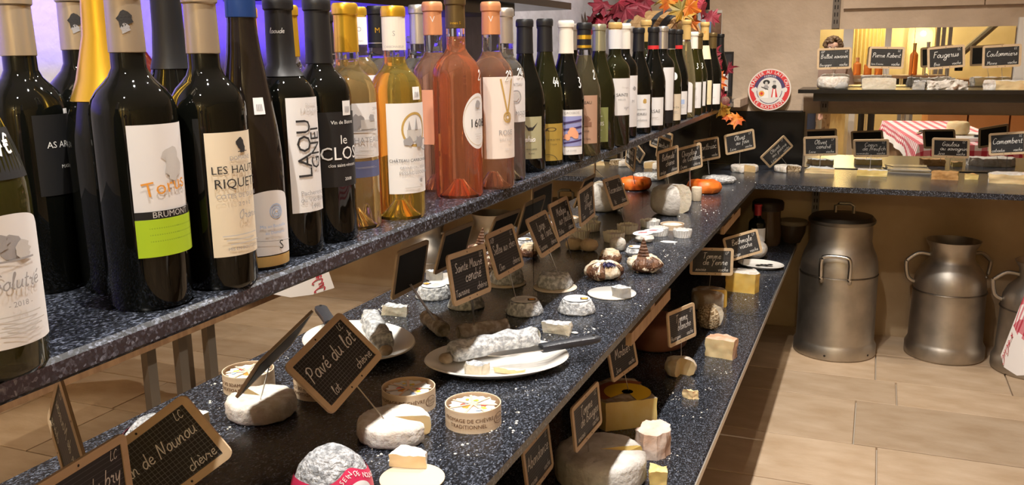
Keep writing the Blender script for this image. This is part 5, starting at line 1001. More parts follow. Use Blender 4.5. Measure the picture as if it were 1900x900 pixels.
crottin('small cream cheese under the printed paper lid', 1196, 452, .028, .022, RIND_W)
def paper_cup(label, px, py, r, h, fill=True, m=None):
    c = ctr(px, py, ZM, r); t = thing('paper_cup_cheese', label, 'cheese', (c.x, c.y, ZM), group='cheeses in fluted paper cups')
    v = []; f = []; n = 48
    for k in range(n):
        a = 2 * PI * k / n; w_ = 1 + .035 * (1 if k % 2 else -1); zt = h * (1 + .16 * noise.noise(Vector((k * .35, px, 0))))
        for rr, z in ((r * .93, .0006), (r * .97 * w_, h * .5), (r * 1.03 * w_, zt)): v.append((rr * math.cos(a), rr * math.sin(a), z))
    for k in range(n):
        j = (k + 1) % n
        for i in range(2): f.append((k * 3 + i, j * 3 + i, j * 3 + i + 1, k * 3 + i + 1))
    B().add(v, f).obj('paper_cup', m or PAPERC, t, smooth=0)
    if fill: B().lathe(wheel_prof(r * .85, h * .8, .004), 28).jit(.001, 80, px).xf(Matrix.Translation((0, 0, .0007))).obj('cheese', RIND_W, t, smooth=50)
    return t
paper_cup('fluted paper cup nearest the mirror, in shade', 1139, 452, .031, .028, True)
paper_cup('fluted paper cup second from the mirror', 1164, 436, .031, .027, True)
paper_cup('fluted paper cup with a lidded cheese behind the printed lid', 1222, 440, .029, .024, True, PAPERW)
paper_cup('clear white fluted cup at the front beside the loose paper', 1266, 443, .027, .023, True, PAPERW)
paper_cup('small white fluted cup far back by the low wooden box', 1206, 424, .030, .022, True, PAPERW)
for lb, px, py, z, sx_, an in (('printed paper lid tilted on the small cream cheese', 1193, 432, ZM + .0245, 1.2, .2), ('printed paper lid with red marks leaning on the fluted cups', 1212, 428, ZM + .028, 1.3, -.3)):
    p = onz(px, py, z); o = thing('printed_paper', lb, 'paper', (p.x, p.y, z), (.10, -.08, an))
    B().lathe([(0, .0006), (.025, 0), (.025, -.0004), (0, .0002)], 24, sx=sx_).obj('sheet', PAPERW, o, smooth=0)
    v, f = rect2(-.014, -.003, .012, .002); B().add([(x, y, .0011) for x, y in v], f).obj('red_print', RED, o, smooth=0)
    v, f = rect2(-.010, .006, .014, .009); B().add([(x, y, .0011) for x, y in v], f).obj('grey_print', INKG, o, smooth=0)
c = ctr(1247, 428, ZM, .036); t = thing('low_wooden_box', 'low round wooden cheese box beside the white fluted cups', 'box', (c.x, c.y, ZM))
B().lathe([(0, 0), (.037, 0), (.037, .016), (.0355, .016), (.0355, .0015), (0, .0015)], 40).obj('box_wall', BOXWOOD, t, smooth=35)
B().lathe(wheel_prof(.033, .011, .003), 32).jit(.0008, 80).xf(Matrix.Translation((0, 0, .0017))).obj('cheese', RIND_W, t)
p = onz(1240, 449, ZM); o = B().prism([(-.024, -.006), (-.004, -.015), (.022, -.010), (.026, .006), (.004, .014), (-.016, .010)], 0, .0007).obj('paper_scrap', PAPERW, smooth=0, loc=(p.x, p.y, ZM + .0003)); tag(o, 'loose white paper scrap lying on the granite before the cups', 'paper')
# --- tall cut cheese, its cylinder piece, orange cheese, grey flat cheese
c = ctr(1246, 404, ZM, .070); th = math.atan2(CAM.y - c.y, CAM.x - c.x)
wheel('tall_cut_cheese', 'tall round cheese with grey brown rind and one big cut face', (c.x, c.y, ZM), .072, .098, RIND_GREY, PASTE_W, cut=(th + .38, th + 2.0), rd=.030, amp=.003, sc=30, seed=4)
c = ctr(1292, 374, ZM, .020); wheel('cheese_stub', 'small upright cream cheese stub next to the tall cut cheese', (c.x, c.y, ZM), .019, .052, M('stub_rind', (.70, .60, .46), .7, bump=.2, bs=60), rd=.003, amp=.001)
c = ctr(1306, 361, ZM, .056); 
t = wheel('orange_cheese', 'bright orange waxed cheese with rounded edges', (c.x, c.y, ZM), .064, .048, RIND_ORANGE, rd=.020, amp=.005, sc=22, seed=6, sx=1.05)
c = ctr(1333, 342, ZM, .055); wheel('flat_grey_cheese', 'flat mottled grey oval cheese before the black corner', (c.x, c.y, ZM), .066, .026, RIND_ASH, rd=.012, amp=.003, sc=40, seed=9, sx=1.1, sy=.9)
# --- back counter
c = ctr(1381, 321, ZM, .055); th = -PI / 2
wheel('bloomy_wheel', 'white wheel with a straw-coloured cut under the black corner', (c.x, c.y, ZM), .062, .030, RIND_W, PASTE_C, cut=(th + .1, th + 1.0), rd=.006, amp=.002, sc=50, seed=3)
c = ctr(1461, 321, ZM, .055); wheel('bloomy_wheel', 'white wheel with a speckled cut at the corner of the back counter', (c.x, c.y, ZM), .060, .027, RIND_W, RIND_SPECK, cut=(th + .0, th + 1.2), rd=.006, amp=.002, sc=50, seed=4)
def bk(name, label, px, py, poly, h, rind, paste, **k): p = onz(px, py, ZM); return block(name, label, (p.x, p.y, ZM), poly, h, rind, paste, **k)
bk('cut_soft_cheese', 'half wheel with bluish crust and runny edge, left of the low mirror', 1521, 322, [(-.062, .0), (.062, -.002), (.058, .04), (.02, .06), (-.04, .055)], .024, M('rind_bluish', (.60, .64, .66), .9, bump=.5), PASTE_C, amp=.004, seed=2)
bk('cut_soft_cheese', 'small cut brick with yellow face and white crust', 1617, 327, [(-.060, -.002), (.062, .0), (.062, .04), (-.055, .045)], .026, RIND_W, PASTE_Y, amp=.003, seed=5)
p = onz(1687, 322, ZM); t = thing('clear_tray', 'clear plastic tray lying empty on the back counter', 'tray', (p.x, p.y, ZM))
TRAY = M('clear_plastic', (.72, .70, .66), .12, trans=.6, ior=1.2)
B().prism([(-.10, .0), (.095, -.005), (.085, .075), (-.07, .08)], .0, .004).obj('base', M('tray_grey', (.24, .23, .22), .25), t, smooth=0)
B().prism([(-.092, .006), (.088, .002), (.078, .068), (-.064, .074)], .012, .017).obj('lid', TRAY, t, smooth=0)
for x in (-.088, .084): B().box((x - .002, .02, .004), (x + .002, .06, .012)).obj('side', TRAY, t, smooth=0)
bk('cut_soft_cheese', 'orange-brown crusted cheese with a creamy cut end', 1762, 334, [(-.072, .0), (.030, -.004), (.034, .06), (-.06, .062)], .030, M('rind_tan', (.46, .24, .08), .8, col2=(.58, .34, .14), ns=30, bump=.5), PASTE_Y, rindsides=(0, 2, 3), amp=.004, seed=3)
bk('cheese_end', 'small creamy end piece beside the orange-brown cheese', 1795, 333, [(-.010, -.002), (.040, .0), (.032, .03), (-.008, .034)], .022, M('rind_tan', (.46, .24, .08)), PASTE_Y, amp=.003, seed=6)
bk('cut_soft_cheese', 'large white half wheel at the right end of the back counter', 1872, 341, [(-.075, .0), (.08, -.012), (.13, .03), (.10, .09), (-.02, .10), (-.07, .05)], .038, RIND_W, PASTE_C, amp=.004, seed=7, rindsides=(2, 3, 4, 5))
# --- upper shelf
def up(name, label, px, py, poly, h, rind, paste, **k): p = ony(px, py, 4.16); return block(name, label, (p.x, 4.16, ZU), poly, h, rind, paste, **k)
c = Vector((ony(1545, 165, 4.20).x, 4.20, ZU)); t = wheel('soft_white_cheese', 'tall soft white cheese in clear wrap below the reflected face', (c.x, c.y, ZU), .066, .052, RIND_W, rd=.014, amp=.004, sc=45, seed=2)
leaf_patch(t, M('wrap_film', (.75, .76, .76), .15, trans=.5, ior=1.1), (.028, -.045, .014), .034, .020, .018, -2.8, .4, -.6, .9, .002, seed=3, name='crumpled_wrap')
c = Vector((ony(1630, 165, 4.21).x, 4.215, ZU)); wheel('soft_white_cheese', 'cream-sided cut round cheese second on the upper shelf', (c.x, c.y, ZU), .068, .046, RIND_W, PASTE_W, cut=(-PI + .05, -.05), rd=.006, amp=.002, sc=45, seed=4).location.y = 4.17
up('broken_soft_cheese', 'broken soft cheese with torn white crust and brown patches', 1752, 167, [(-.07, .0), (-.02, -.01), (.04, -.004), (.085, .004), (.08, .05), (-.06, .06)], .032, RIND_W, M('paste_torn', (.80, .75, .68), .6, col2=(.26, .16, .10), ns=35, lo=.55, hi=.66, bump=.5), amp=.008, seed=3)
up('cheese_chunk', 'small grey chunk leaning left of the broken soft cheese', 1707, 163, [(-.03, .0), (.02, -.004), (.025, .04), (-.02, .04)], .034, RIND_ASH, M('paste_grey', (.46, .43, .38)), amp=.005, seed=8)
up('soft_white_cheese', 'flat white cut cheese at the right end of the upper shelf', 1862, 167, [(-.075, .01), (-.03, .0), (.08, -.004), (.085, .06), (-.06, .07)], .036, RIND_W, PASTE_C, amp=.004, seed=5, rindsides=(0, 4))

# ---------------------------------------------------------------- lower counter
def lw(px, py): return onz(px, py, ZL)
c = ctr(1113, 925, ZL, .094); th = math.atan2(CAM.y - c.y, CAM.x - c.x)
wheel('grey_tomme_wheel', 'big grey crusted wheel with a wedge cut out, at the bottom of the picture', (c.x, c.y, ZL), .098, .064, M('rind_tomme_dark', (.44, .40, .35), .9, col2=(.76, .75, .73), ns=14, lo=.3, hi=.62, bump=.6, bs=70), PASTE_Y, cut=(th + 1.60, th + 1.95), rd=.012, amp=.003, sc=35, seed=3)
p = lw(1218, 905); block('small_wedge', 'small yellow wedge with crumbly rind next to the big grey wheel', (p.x, p.y, ZL), [(-.018, -.012), (.020, -.010), (.026, .016), (-.010, .030)], .040, RIND_BROWN, PASTE_Y, rindtop=False, rindsides=(1, 2), amp=.003, rot=.4)
c = lw(1205, 846); block('peach_wedge', 'wedge with peach and white washed rind standing in front of the yellow wedge', (c.x, c.y, ZL), [(-.034, -.006), (-.006, -.026), (.020, -.020), (.036, .0), (.042, .026), (.034, .052), (.008, .070), (-.022, .058)], .060, RIND_PEACH, PASTE_C, rindsides=(0, 1, 2, 3, 4, 5), amp=.003, seed=2)
p = lw(1133, 802); t = block('yellow_wedge', 'big yellow mountain cheese wedge with a round printed top', (p.x, p.y, ZL), [(-.012, .0), (.095, .075), (.010, .185), (-.050, .17), (-.075, .11), (-.06, .03)], .072, RIND_BROWN, PASTE_Y, rindsides=(2, 3, 4), amp=.0015, seed=6)
LBLR = M('label_redbrown', (.36, .10, .045), .5); LBLY = M('label_yellow', (.86, .56, .03), .5)
B().lathe([(0, .0742), (.078, .0740)], 40, 1.35, 4.2, off=(.018, .085, 0)).obj('printed_label', LBLR, t, smooth=0)
B().lathe([(.0, .0747), (.058, .0745)], 40, -.9, 4.2, off=(.018, .085, 0)).obj('printed_label', LBLY, t, smooth=0)
B().lathe([(0, .0752), (.014, .0752)], 24, off=(.018, .085, 0)).obj('label_medallion', M('label_dark', (.10, .045, .02), .5), t, smooth=0)
c = ctr(1262, 704, ZL, .04); wheel('bun_cheese', 'small cut bun-shaped cheese with white crust under the tilted tag', (c.x, c.y, ZL), .044, .048, M('rind_bun', (.66, .50, .32), .8, col2=(.82, .76, .68), ns=22, bump=.5), PASTE_C, cut=(math.atan2(CAM.y - c.y, CAM.x - c.x) - .35, math.atan2(CAM.y - c.y, CAM.x - c.x) + 1.25), rd=.018, amp=.003, sc=45, seed=3)
p = lw(1281, 738); block('cheese_chunk', 'small broken cream chunk lying alone on the lower counter', (p.x, p.y, ZL), [(-.018, -.004), (.008, -.012), (.022, .0), (.008, .014), (-.012, .012)], .020, PASTE_C, PASTE_C, rindtop=False, amp=.006, seed=9)
p = lw(1336, 664); block('pink_rind_wedge', 'wedge with pinkish rind and pale runny face at the front edge', (p.x, p.y, ZL), [(-.045, .004), (.040, -.010), (.046, .030), (.01, .060), (-.038, .05)], .056, RIND_PINK, PASTE_C, rindsides=(1, 2, 3), amp=.003, seed=4)
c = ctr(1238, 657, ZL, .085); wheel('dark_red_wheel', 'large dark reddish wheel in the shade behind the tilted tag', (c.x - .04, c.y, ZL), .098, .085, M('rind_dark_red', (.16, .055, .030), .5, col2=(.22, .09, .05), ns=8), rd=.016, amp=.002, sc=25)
c = ctr(1317, 615, ZL, .04); th = math.atan2(CAM.y - c.y, CAM.x - c.x)
wheel('seeded_round_cheese', 'round cheese coated in brown seeds with one white cut edge', (c.x, c.y, ZL), .043, .076, RIND_SPECK, PASTE_W, cut=(th + .75, th + 1.9), rd=.026, amp=.003, sc=60, seed=5)
c = ctr(1317, 586, ZL, .05); th = math.atan2(CAM.y - c.y, CAM.x - c.x); c.y += .05; c.x -= .012
wheel('brown_cut_wheel', 'brown crusted wheel with a white and yellow cut face behind the seeded cheese', (c.x, c.y, ZL), .062, .066, M('rind_umber', (.30, .20, .12), .9, col2=(.62, .58, .54), ns=16, lo=.45, hi=.62, bump=.5), PASTE_G, cut=(th + .95, th + 1.75), rd=.008, amp=.002, sc=40, seed=7)
p = lw(1376, 543); block('gold_block', 'golden yellow block with white top under the far tilted tag', (p.x, p.y, ZL), [(-.062, .002), (.048, -.006), (.060, .030), (.03, .095), (-.05, .085)], .074, RIND_W, PASTE_G, rindsides=(), amp=.002, seed=5)
p = lw(1412, 503); plate('small_dish', 'small white oval dish behind the golden block', (p.x - .01, p.y + .07, ZL), .098, .070, .016, -.25)
t = lump('pale_round_loaf', 'pale round cheese at the back of the lower counter beside the red-capped bottle', (p.x - .055, p.y + .22, ZL), .055, .05, .045, RIND_W, .003, 25, 3)
p2 = Vector((p.x - .01, p.y + .07, ZL + .006)); bb = B()
for k in range(4): bb = B().lathe([(.010, 0), (.012, .001), (.010, .002), (.008, .001), (.010, 0)], 14).obj('wire_ring', STEEL, smooth=60, loc=(p2.x + .016 * k - .01, p2.y + .006 * (k % 2), p2.z + .0005 + .0015 * k)); tag(bb, ('leftmost', 'second', 'third', 'rightmost')[k] + ' small wire ring lying in the white dish', 'ring', 'rings in the dish')
# far end of the lower counter: bottle, tall jar, bowl
bc = ony(1407, 378, 4.02); body, sh, neck, nr = profile('bordeaux', .30, .0375); t = thing('red_capped_bottle', 'dark bottle with a red capsule standing on the lower counter', 'bottle', (bc.x, 4.02, ZL))
hh = bc.z - ZL; k_ = hh / .30; B().lathe([(0, .009)] + [(r_, z_ * k_) for r_, z_ in body + sh] + [(nr, .95 * hh), (0, .95 * hh)], 32).obj('glass', DGLASS, t)
B().lathe([(nr + .001, .74 * hh), (nr + .0015, .95 * hh), (nr + .003, .955 * hh), (nr + .003, .99 * hh), (0, hh + .001)], 24).obj('capsule', M('capsule_red', (.36, .02, .03), .4), t)
v, f = wrap(rect2(-.035, -.03, .035, .03), .0375, -1.2, .09, lambda z: .0381); B().add(v, f).obj('label', L_WHITE, t, smooth=60)
jb = ony(1430, 372, 4.24); t = thing('tall_lidded_jar', 'tall brown glass jar with a dark lid in the counter corner', 'jar', (jb.x - .01, 4.24, ZL)); hh = jb.z - ZL
B().lathe([(0, 0), (.060, 0), (.066, .01), (.068, hh * .25), (.060, hh * .6), (.058, hh * .80), (.0, hh * .80)], 36).obj('body', M('brown_jar', (.09, .055, .03), .15), t)
B().lathe([(.061, hh * .78), (.064, hh * .79), (.064, hh * .81), (.061, hh * .82)], 36).obj('rim_ring', ALUD, t)
B().lathe([(0, hh * .80), (.070, hh * .80), (.072, hh * .84), (.072, hh * .96), (.066, hh), (0, hh)], 36).obj('lid', M('dark_lid', (.025, .014, .010), .5), t)
jb = ony(1474, 425, 4.30); t = thing('squat_bowl', 'squat dark bowl with a pale rim beside the tall jar', 'bowl', (jb.x - .012, 4.33, ZL))
B().lathe([(0, 0), (.04, 0), (.06, .05), (.065, .10), (.06, .10), (.0, .06)], 32).obj('bowl', M('dark_bowl', (.06, .04, .025), .4), t)
B().lathe([(.0655, .085), (.069, .09), (.069, .10), (.0655, .105)], 32).obj('rim', M('bowl_rim', (.24, .19, .13), .5), t)

# ---------------------------------------------------------------- milk cans
def milk_can(label, px, py, r, h, kind, ang):
    c = ctr(px, py, 0, r); c.y = min(c.y, YB - r - .035); t = thing('milk_can', label, 'milk can', (c.x, c.y, 0), (0, 0, ang))
    if kind == 'lid': pr = [(0, .0), (r * 1.0, 0), (r * 1.03, .006), (r * 1.03, .045), (r * .985, .06), (r * .97, .07), (r * .955, h * .60), (r * .93, h * .66), (r * .88, h * .71), (r * .80, h * .76), (r * .755, h * .80), (r * .755, h * .93), (0, h * .93)]
    else: pr = [(0, .0), (r * 1.0, 0), (r * 1.04, .008), (r * 1.04, .05), (r * .99, .065), (r * .96, .075), (r * .93, h * .60), (r * .90, h * .68), (r * .80, h * .755), (r * .62, h * .82), (r * .575, h * .85), (r * .585, h * .93), (r * .68, h * .985), (r * .70, h), (r * .66, h), (r * .55, h * .93), (0, h * .80)]
    B().lathe(pr, 56).jit(.0012, 12, 2).obj('body', ALU, t, smooth=30)
    B().lathe([(pr[5][0] * 1.002, h * .575), (pr[5][0] * .992, h * .58), (pr[5][0] * .988, h * .585)], 56).obj('seam', ALUD, t)
    def handle(a, z0, z1, out, spread):
        u = Vector((math.cos(a), math.sin(a), 0)); s_ = Vector((-math.sin(a), math.cos(a), 0))
        if spread:
            rr = r * .90
            pts = [u * (rr) - s_ * spread + Vector((0, 0, z0 - .03)), u * (rr + .028) - s_ * spread + Vector((0, 0, z0)), u * (rr + out) - s_ * spread + Vector((0, 0, z1 - .02)), u * (rr + out) - s_ * (spread - .02) + Vector((0, 0, z1)), u * (rr + out) + s_ * (spread - .02) + Vector((0, 0, z1)), u * (rr + out) + s_ * spread + Vector((0, 0, z1 - .02)), u * (rr + .028) + s_ * spread + Vector((0, 0, z0)), u * rr + s_ * spread + Vector((0, 0, z0 - .03))]
        else:
            pts = [u * (r * .90) + Vector((0, 0, z0)), u * (r * .90 + .03) + Vector((0, 0, z0 + .02)), u * (r * .90 + out) + Vector((0, 0, z0 + .08)), u * (r * .85 + out) + Vector((0, 0, z1 - .03)), u * (r * .70 + out * .6) + Vector((0, 0, z1)), u * (r * .56) + Vector((0, 0, z1 - .005))]
        P = [Vector(q) for q in pts]; sm = []
        for i in range(len(P) - 1):
            a_, b_, c_, d_ = P[max(i - 1, 0)], P[i], P[i + 1], P[min(i + 2, len(P) - 1)]
            for k in range(4): tt = k / 4; sm.append(.5 * ((2 * b_) + (c_ - a_) * tt + (2 * a_ - 5 * b_ + 4 * c_ - d_) * tt * tt + (3 * b_ - a_ - 3 * c_ + d_) * tt ** 3))
        sm.append(P[-1]); B().tube(sm, .009, 10).obj('handle', STEEL if spread else ALU, t)
    if kind == 'lid':
        ld = B().lathe([(0, h * .93), (r * .80, h * .925), (r * .82, h * .935), (r * .82, h * .95), (r * .74, h * .975), (r * .3, h * .99), (0, h * .992)], 48).obj('lid', M('lid_metal', (.26, .23, .19), .4, metal=1), t)
        B().tube([(-.03, 0, h * .985), (-.03, 0, h * 1.04), (-.015, 0, h * 1.055), (.03, 0, h * 1.055), (.045, 0, h * 1.04), (.045, 0, h * .985)], .007, 8).obj('lid_handle', ALU, ld)
        handle(-PI / 2 - .05, h * .60, h * .74, .035, .058); handle(PI / 2, h * .60, h * .74, .035, .058)
        for a in (-1.75, -.62): q = r * 1.03; B().tube([(q * math.cos(a), q * math.sin(a), .025), ((q + .0008) * math.cos(a), (q + .0008) * math.sin(a), .025)], .005, 10).obj('drain_hole', DARK, t)
    else:
        handle(PI - .1, h * .63, h * .88, .042, 0); handle(-.1 + .35, h * .63, h * .88, .042, 0)
    return t
milk_can('tall aluminium milk can with a dark lid and wire handle', 1545, 672, .172, .640, 'lid', 0)
milk_can('open aluminium milk can with two side handles', 1748, 677, .158, .520, 'open', .25)
milk_can('third milk can at the right edge behind the hanging cloth', 1915, 708, .160, .47, 'open', .1)

# ---------------------------------------------------------------- round sign
def arc_text(s_, rad, size, a_mid, flip=False, step=None):
    out = []; n = len(s_)
    for i, ch in enumerate(s_):
        if ch == ' ': continue
        st = step; a = a_mid - (i - (n - 1) / 2) * st if not flip else a_mid + (i - (n - 1) / 2) * st
        out.append(place2(ptext(ch), rad * math.cos(a), rad * math.sin(a), size, a - PI / 2 if not flip else a + PI / 2))
    return out
sc_ = ony(1428, 165, YB - .03); R_ = .0975
t = thing('round_sign', 'round red, white and navy cheese sign with two costumed women', 'sign', (sc_.x, YB - .040, 1.0577 + R_ * .99), (math.radians(-8), 0, 0))
t.location.y = YB - .032
def flat(vf, y, m, nm): v, f = vf; return B().add([(x, y, z) for x, z in v], [tuple(reversed(q)) for q in f]).obj(nm, m, t, smooth=0)
mt = Matrix.Rotation(PI / 2, 4, 'X'); B().lathe([(0, 0), (R_, 0), (R_, .004), (0, .004)], 64).xf(mt).obj('disc', M('sign_cream', (.78, .70, .64), .5), t, smooth=30)
for (v, f) in [ell2(0, 0, R_ * .94, R_ * .94, .70, 64)]:
    B().add([(x, -.0046, z) for x, z in v], [q for q in f]).obj('red_band', RED, t, smooth=0)
def fl(vf, y, m, nm): v, f = vf; B().add([(x, y, z) for x, z in v], f).obj(nm, m, t, smooth=0)
fl(ell2(0, 0, R_ * .735, R_ * .735, seg=48), -.0050, NAVY, 'navy_ring'); fl(ell2(0, 0, R_ * .59, R_ * .59, seg=48), -.0054, M('sign_paper', (.74, .72, .70), .5), 'centre_field')
fl(poly2([(R_ * .735 * math.cos(a), R_ * .735 * math.sin(a)) for a in [PI + .10 + (PI - .2) * k / 20 for k in range(21)]] + [(R_ * .70, -.004), (-R_ * .70, -.004)]), -.0052, M('sign_paper', (.74, .72, .70)), 'lower_field')
fl(ell2(0, -R_ * .02, R_ * .60, R_ * .66, .95, 48), -.0057, NAVY, 'thin_ring')
for vf in arc_text('MUNSTER AU LAIT CRU', R_ * .835, R_ * .215, PI / 2, False, .148): fl(vf, -.0058, INKW, 'sign_lettering')
for vf in arc_text('LE ROCHESSON', R_ * .845, R_ * .215, -PI / 2, True, .152): fl(vf, -.0058, INKW, 'sign_lettering')
for vf in arc_text('FERMIER', R_ * .66, R_ * .125, PI / 2, False, .125): fl(vf, -.0058, INKW, 'sign_lettering')
k = R_ * .59
fl(poly2([(-.62 * k, -.70 * k), (-.05 * k, -.70 * k), (-.12 * k, .05 * k), (-.42 * k, .05 * k)]), -.0060, INKW, 'figure_skirt'); fl(poly2([(.16 * k, -.62 * k), (.68 * k, -.60 * k), (.50 * k, .10 * k), (.25 * k, .10 * k)]), -.0060, RED, 'figure_skirt')
fl(poly2([(.26 * k, -.64 * k), (.50 * k, -.64 * k), (.45 * k, .05 * k), (.32 * k, .05 * k)]), -.0062, INKW, 'figure_apron')
fl(blob2(-.27 * k, .20 * k, .20 * k, 10, 2, .3), -.0061, INKG, 'figure_bodice'); fl(blob2(.38 * k, .24 * k, .18 * k, 10, 3, .3), -.0061, INK, 'figure_bodice')
fl(ell2(-.27 * k, .60 * k, .27 * k, .19 * k), -.0062, INK, 'figure_bow'); fl(ell2(-.27 * k, .50 * k, .11 * k, .15 * k), -.0064, INKL, 'figure_face'); fl(ell2(.36 * k, .54 * k, .12 * k, .16 * k), -.0062, INKL, 'figure_face')
fl(ell2(.36 * k, .66 * k, .13 * k, .08 * k), -.0064, INKG, 'figure_cap'); fl(('l', -.65 * k, .18 * k, -.1 * k, -.05 * k, .0016) and item2(('l', -.65 * k, .22 * k, -.1 * k, 0, .0018, INK)), -.0064, INK, 'figure_basket')
fl(ell2(-.60 * k, -.32 * k, .22 * k, .22 * k), -.0066, INKO, 'origin_badge'); fl(ell2(-.60 * k, -.32 * k, .11 * k, .11 * k), -.0068, RED, 'origin_badge_centre')
for sgn in (-1, 1): fl(blob2(sgn * R_ * .70, -.002, R_ * .12, 10, 5, .7), -.0059, M('sign_paper', (.74, .72, .70)), 'scroll'); fl(blob2(sgn * R_ * .52, -R_ * .46, R_ * .09, 10, 6, .7), -.0059, M('sign_paper', (.74, .72, .70)), 'scroll')

# ---------------------------------------------------------------- barrel, leaves, frames at the end of the wine shelf
bc = ony(1222, 45, 3.86); t = thing('small_barrel', 'small wooden barrel lying at the end of the wine shelf under red leaves', 'barrel', (bc.x - .01, 3.86, ZW + .245), (0, 0, -.45))
R_b, L_b = .155, .30
n = 18
for k in range(n):
    a0, a1 = 2 * PI * k / n + .004, 2 * PI * (k + 1) / n - .004; v = []
    for i in range(9):
        u = -1 + 2 * i / 8; rr = R_b * (1 - .16 * u * u)
        for a in (a0, a1): v += [(u * L_b / 2, rr * math.cos(a), rr * math.sin(a)), (u * L_b / 2, (rr - .012) * math.cos(a), (rr - .012) * math.sin(a))]
    f = []
    for i in range(8):
        q = 4 * i; f += [(q, q + 4, q + 6, q + 2), (q + 1, q + 3, q + 7, q + 5), (q, q + 1, q + 5, q + 4), (q + 2, q + 6, q + 7, q + 3)]
    f += [(0, 2, 3, 1), (32, 33, 35, 34)]
    B().add(v, f).obj('stave', WOODBAR, t, smooth=30)
for u, wd in ((-.82, .03), (-.45, .025), (.45, .025), (.82, .034)):
    pr = [(R_b * (1 - .16 * (u + d) ** 2) + .002, (u + d) * L_b / 2) for d in (-wd * 3, wd * 3)]
    B().lathe(pr, 40).xf(Matrix.Rotation(PI / 2, 4, 'Y')).obj('hoop', IRON, t, smooth=60)
for u in (-.93, .93): B().lathe([(0, -.004), (R_b * .85, -.004), (R_b * .85, .004), (0, .004)], 32).xf(Matrix.Translation((u * L_b / 2, 0, 0)) @ Matrix.Rotation(PI / 2, 4, 'Y')).obj('barrel_head', WOODB, t, smooth=30)
for u in (-.55, .55): B().box((u * L_b / 2 - .02, -.10, -.245), (u * L_b / 2 + .02, .10, -R_b * .90)).obj('cradle', WOODB, t, smooth=0)
LV = [(0, -.5), (.12, -.28), (.42, -.34), (.34, -.12), (.55, .10), (.30, .12), (.26, .38), (.10, .28), (0, .55), (-.10, .28), (-.26, .38), (-.30, .12), (-.55, .10), (-.34, -.12), (-.42, -.34), (-.12, -.28)]
_cl = LV + LV[:3]; LV2 = []
for i in range(1, len(LV) + 1):
    a_, b_, c_, d_ = (Vector(_cl[(i + k - 1) % len(LV)]) for k in range(4))
    for k in range(2): tt = k / 2; LV2.append(tuple(.5 * ((2 * b_) + (c_ - a_) * tt + (2 * a_ - 5 * b_ + 4 * c_ - d_) * tt * tt + (3 * b_ - a_ - 3 * c_ + d_) * tt ** 3)))
def leaf(parent, p, s_, m, rng, nm='leaf', face=None):
    LV = [(x * rng.uniform(.9, 1.15), y * rng.uniform(.9, 1.15)) for x, y in LV2]; s_ *= .98
    v = [Vector((0, 0, .10))] + [Vector((x, y, .10 * math.sin(x * 5 + s_ * 90) - .55 * x * x + .35 * y * abs(y) + .03 * (k % 2))) for k, (x, y) in enumerate(LV)]
    f = [(0, 1 + k, 1 + (k + 1) % len(LV)) for k in range(len(LV))]
    e = Euler((rng.uniform(.5, 1.5), rng.uniform(-.7, .7), rng.uniform(-.9, .9) + (face or 0)))
    mt = Matrix.Translation(p) @ e.to_matrix().to_4x4() @ Matrix.Scale(s_, 4); o = B().add([mt @ q for q in v], f).obj(nm, m, parent, smooth=30)
    return o
rg = random.Random(11)
t = thing('leaf_garland', 'red and yellow autumn leaf garland draped over the barrel', 'garland', (0, 0, 0))
pts = [ony(*q) for q in ((1088, 40, 3.60), (1130, 18, 3.62), (1160, 14, 3.64), (1190, 6, 3.66), (1225, 4, 3.68), (1255, 14, 3.70), (1285, 12, 3.72), (1310, 30, 3.74))]
B().tube(pts, .003, 6).obj('stem', LEAFBR, t)
for (px, py, yy, s_, m) in ((1103, 28, 3.58, .13, LEAFRED), (1118, 10, 3.62, .12, LEAFRED), (1110, 42, 3.60, .12, LEAFDK), (1150, 8, 3.60, .13, LEAFDK), (1163, 20, 3.56, .12, LEAFRED), (1180, 10, 3.58, .11, LEAFRED), (1140, 25, 3.62, .11, LEAFRED), (1195, 2, 3.60, .10, LEAFRED), (1243, 5, 3.58, .09, LEAFOR), (1258, 8, 3.62, .10, LEAFDK), (1262, 20, 3.54, .10, LEAFYE), (1278, 13, 3.56, .10, LEAFOR), (1270, 28, 3.56, .09, LEAFYE), (1284, 40, 3.58, .08, LEAFOR), (1300, 10, 3.62, .10, LEAFDK), (1238, 0, 3.66, .10, LEAFYE), (1320, 32, 3.66, .08, LEAFRED)):
    leaf(t, ony(px, py, yy), s_, m, rg)
t = thing('leaf_spray', 'spray of orange and dark red leaves hanging from the shelf end', 'leaves', (0, 0, 0))
pts = [ony(*q) for q in ((1322, 110, 3.87), (1330, 140, 3.83), (1332, 170, 3.79), (1338, 195, 3.75), (1352, 215, 3.73))]
B().tube(pts, .0022, 6).obj('stem', LEAFBR, t)
for (px, py, yy, s_, m) in ((1322, 100, 3.91, .09, LEAFDK), (1328, 118, 3.89, .08, LEAFDK), (1352, 129, 3.83, .075, LEAFRED), (1331, 143, 3.81, .08, LEAFOR), (1333, 155, 3.79, .07, LEAFOR), (1336, 168, 3.79, .09, LEAFDK), (1331, 182, 3.77, .09, LEAFDK), (1340, 190, 3.75, .07, LEAFDK), (1341, 203, 3.73, .075, LEAFYE), (1350, 216, 3.72, .05, LEAFOR), (1367, 222, 3.73, .075, LEAFOR)):
    leaf(t, ony(px, py, yy), s_, m, rg)
p = ony(1346, 187, 3.70); o = B().ell((0, 0, 0), .018, .018, .018).obj('wine_glass_ball', M('pink_glass', (.62, .42, .38), .05, trans=.8), loc=(p.x, p.y, max(p.z, ZW + .018))); tag(o, 'small pinkish glass ball at the shelf end under the leaves', 'ball')
